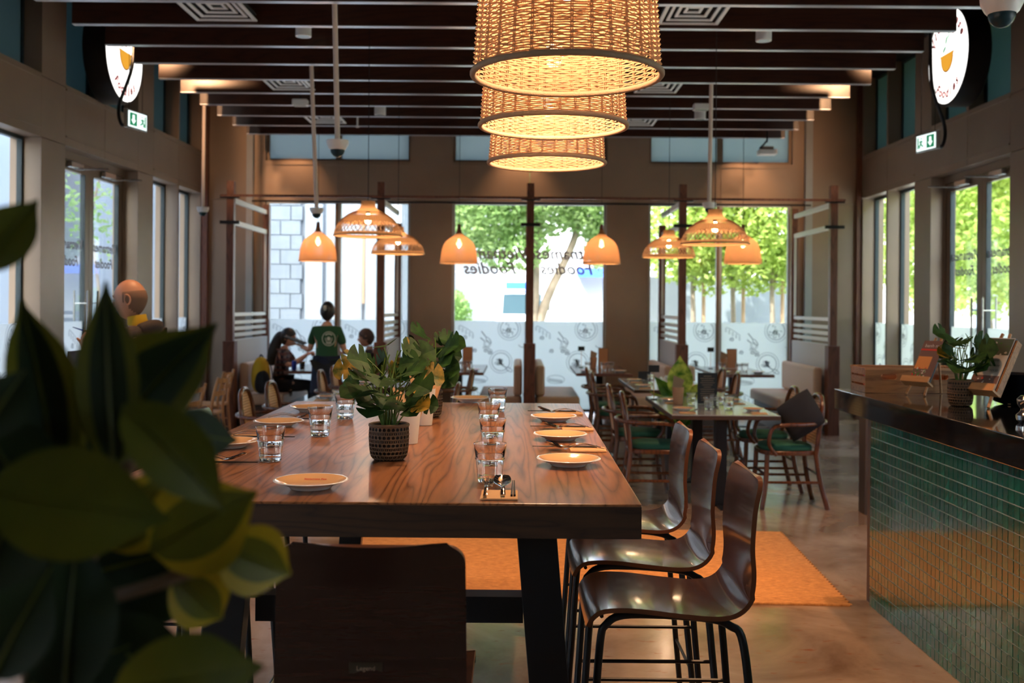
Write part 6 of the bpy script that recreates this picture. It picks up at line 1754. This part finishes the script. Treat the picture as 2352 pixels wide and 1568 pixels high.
# standing bald man at the left (faces -X), pen hand raised, dark jacket
Ym = 6.3; hp = at(300, 690, Ym); ph = at(197, 800, Ym); ph2 = at(205, 842, Ym)
bx = hp.x+.03
def rel(v): return (v.x-bx, v.y-Ym, v.z)
wr = Vector(rel(at(196, 812, Ym))); wr2 = Vector(rel(at(225, 842, Ym)))+Vector((0, .18, 0))
J3 = dict(p=dict(pelvis=(.03, 0, .96), waist=(.03, 0, 1.10), chest=(.04, 0, 1.30), neck0=(.015, 0, 1.44), neck=(.0, 0, 1.50), shL=(.04, -.19, 1.38), elL=(-.06, -.26, 1.12), wrL=tuple(wr), shR=(.04, .19, 1.38), elR=(.02, .24, 1.10), wrR=tuple(wr2), hipL=(.03, -.09, .92), knL=(.02, -.10, .50), anL=(.05, -.10, .09), toL=(-.10, -.11, .035), hipR=(.03, .09, .92), knR=(.02, .10, .50), anR=(.05, .10, .09), toR=(-.10, .11, .035)), e=E0, r=dict(R0))
J3['r'].update(chest=(.115, .165), waist=(.11, .15), pelvis=(.11, .15))
jk = sub(J3, ['pelvis', 'waist', 'chest', 'neck0', 'shL', 'elL', 'shR', 'elR'], .028, {'cuL': (tuple(lerp(Vector(J3['p']['elL']), wr, .82)), 'elL', .042), 'cuR': (tuple(lerp(Vector(J3['p']['elR']), wr2, .85)), 'elR', .042)})
jk['r']['neck0'] = (.070, .082)
mn, hair = person('bald man standing at left in dark jacket with yellow collar, holding a pen', (bx, Ym, 0), 0, J3, M['skin2'], HM((-.03, 0, 1.615), R(90), -.12, 1.03), M['stubble'], 'bald',
    [('jacket', jk, None, M['brown_jkt']), ('trousers', sub(J3, ['pelvis', 'hipL', 'knL', 'anL', 'hipR', 'knR', 'anR'], .018), None, M['blk_cloth']),
     ('hood', [(.06, -.13, 1.43), (.115, -.06, 1.45), (.13, 0, 1.45), (.115, .06, 1.45), (.06, .13, 1.43)], [.035, .045, .048, .045, .035], M['brown_jkt']),
     ('shoe', [(.06, -.10, .05), (-.03, -.105, .045), (-.13, -.11, .04)], [.048, .046, .038], M['bk_metal']), ('shoe', [(.06, .10, .05), (-.03, .105, .045), (-.13, .11, .04)], [.048, .046, .038], M['bk_metal'])],
    [(tuple(wr), (-.12, -.1, 1), (-.9, -.5, .1), 1.0, 1.15, 1, -1), (tuple(wr2), (-1, -.25, .15), (0, -.2, 1), .5, 1.1, 1, 1)])
c_ = [(.055*cos(a)+.005, .060*sin(a)) for a in [2*pi*i/24 for i in range(25)]]
MB().grid([[(x*1.15+.012, y*1.15, 1.455+.0*x) for x, y in c_], [(x+.004, y, 1.515+.18*x) for x, y in c_]], 0, .004).build('collar', M['yellow'], mn, 80)
pen = MB().tube([at(167, 751, Ym-.06), at(192, 759, Ym-.06)], [.002, .005], 8).tube([at(192, 759, Ym-.06), at(214, 763, Ym-.04)], .0055, 8, mi=1)
o = pen.build('pen', [M['can'], M['bk_metal']], smooth=60); tag(o, 'blue pen in the raised hand of the bald man', 'pen')
fo_ = at(190, 828, Ym-.02)
o = MB().box(-.10, .10, -.008, .008, -.07, .07, M=Matrix.Translation(fo_) @ Matrix.Rotation(R(-6), 4, 'Y') @ Matrix.Rotation(R(-25), 4, 'X')).build('folder', M['card_blk'], bevel=.003)
tag(o, 'black folder held open below the raised hand of the bald man', 'folder')
# backpack on the leftmost bench
bp = Vector((at(598, 850, 12.95).x, 12.98, .452))
t = thing('backpack', 'mustard and black backpack standing on the front end of the leftmost bench', 'backpack', bp)
def blob(name, mat, rx, ry, rz, c, p=2.6, cut=None):
    P = []
    for i in range(15):
        th = pi*i/14; row = []
        for j in range(25):
            ph = 2*pi*j/24
            f = lambda v, e: abs(v)**(2/e)*(1 if v > 0 else -1)
            row.append((c[0]+rx*f(sin(th), p)*f(cos(ph), p)*(1-.25*max(0, cos(th))), c[1]+ry*f(sin(th), p)*f(sin(ph), p), c[2]+rz*f(cos(th), p)))
        P.append(row)
    return MB().grid([list(reversed(r)) for r in P]).build(name, mat, t, 80)
blob('bag_body', M['yellow'], .115, .13, .23, (0, 0, .235)); blob('front_pocket', M['blk_cloth'], .095, .075, .155, (.035, -.075, .160))
MB().tube(smooth_path([(.06, .02, .43), (.12, .0, .36), (.145, 0, .22), (.12, 0, .08)], 4), .012, 6, flat=.4).build('strap', M['blk_cloth'], t, 60)
MB().tube(smooth_path([(-.02, 0, .455), (0, 0, .49), (.03, 0, .455)], 4), .008, 6).build('top_loop', M['blk_cloth'], t, 60)
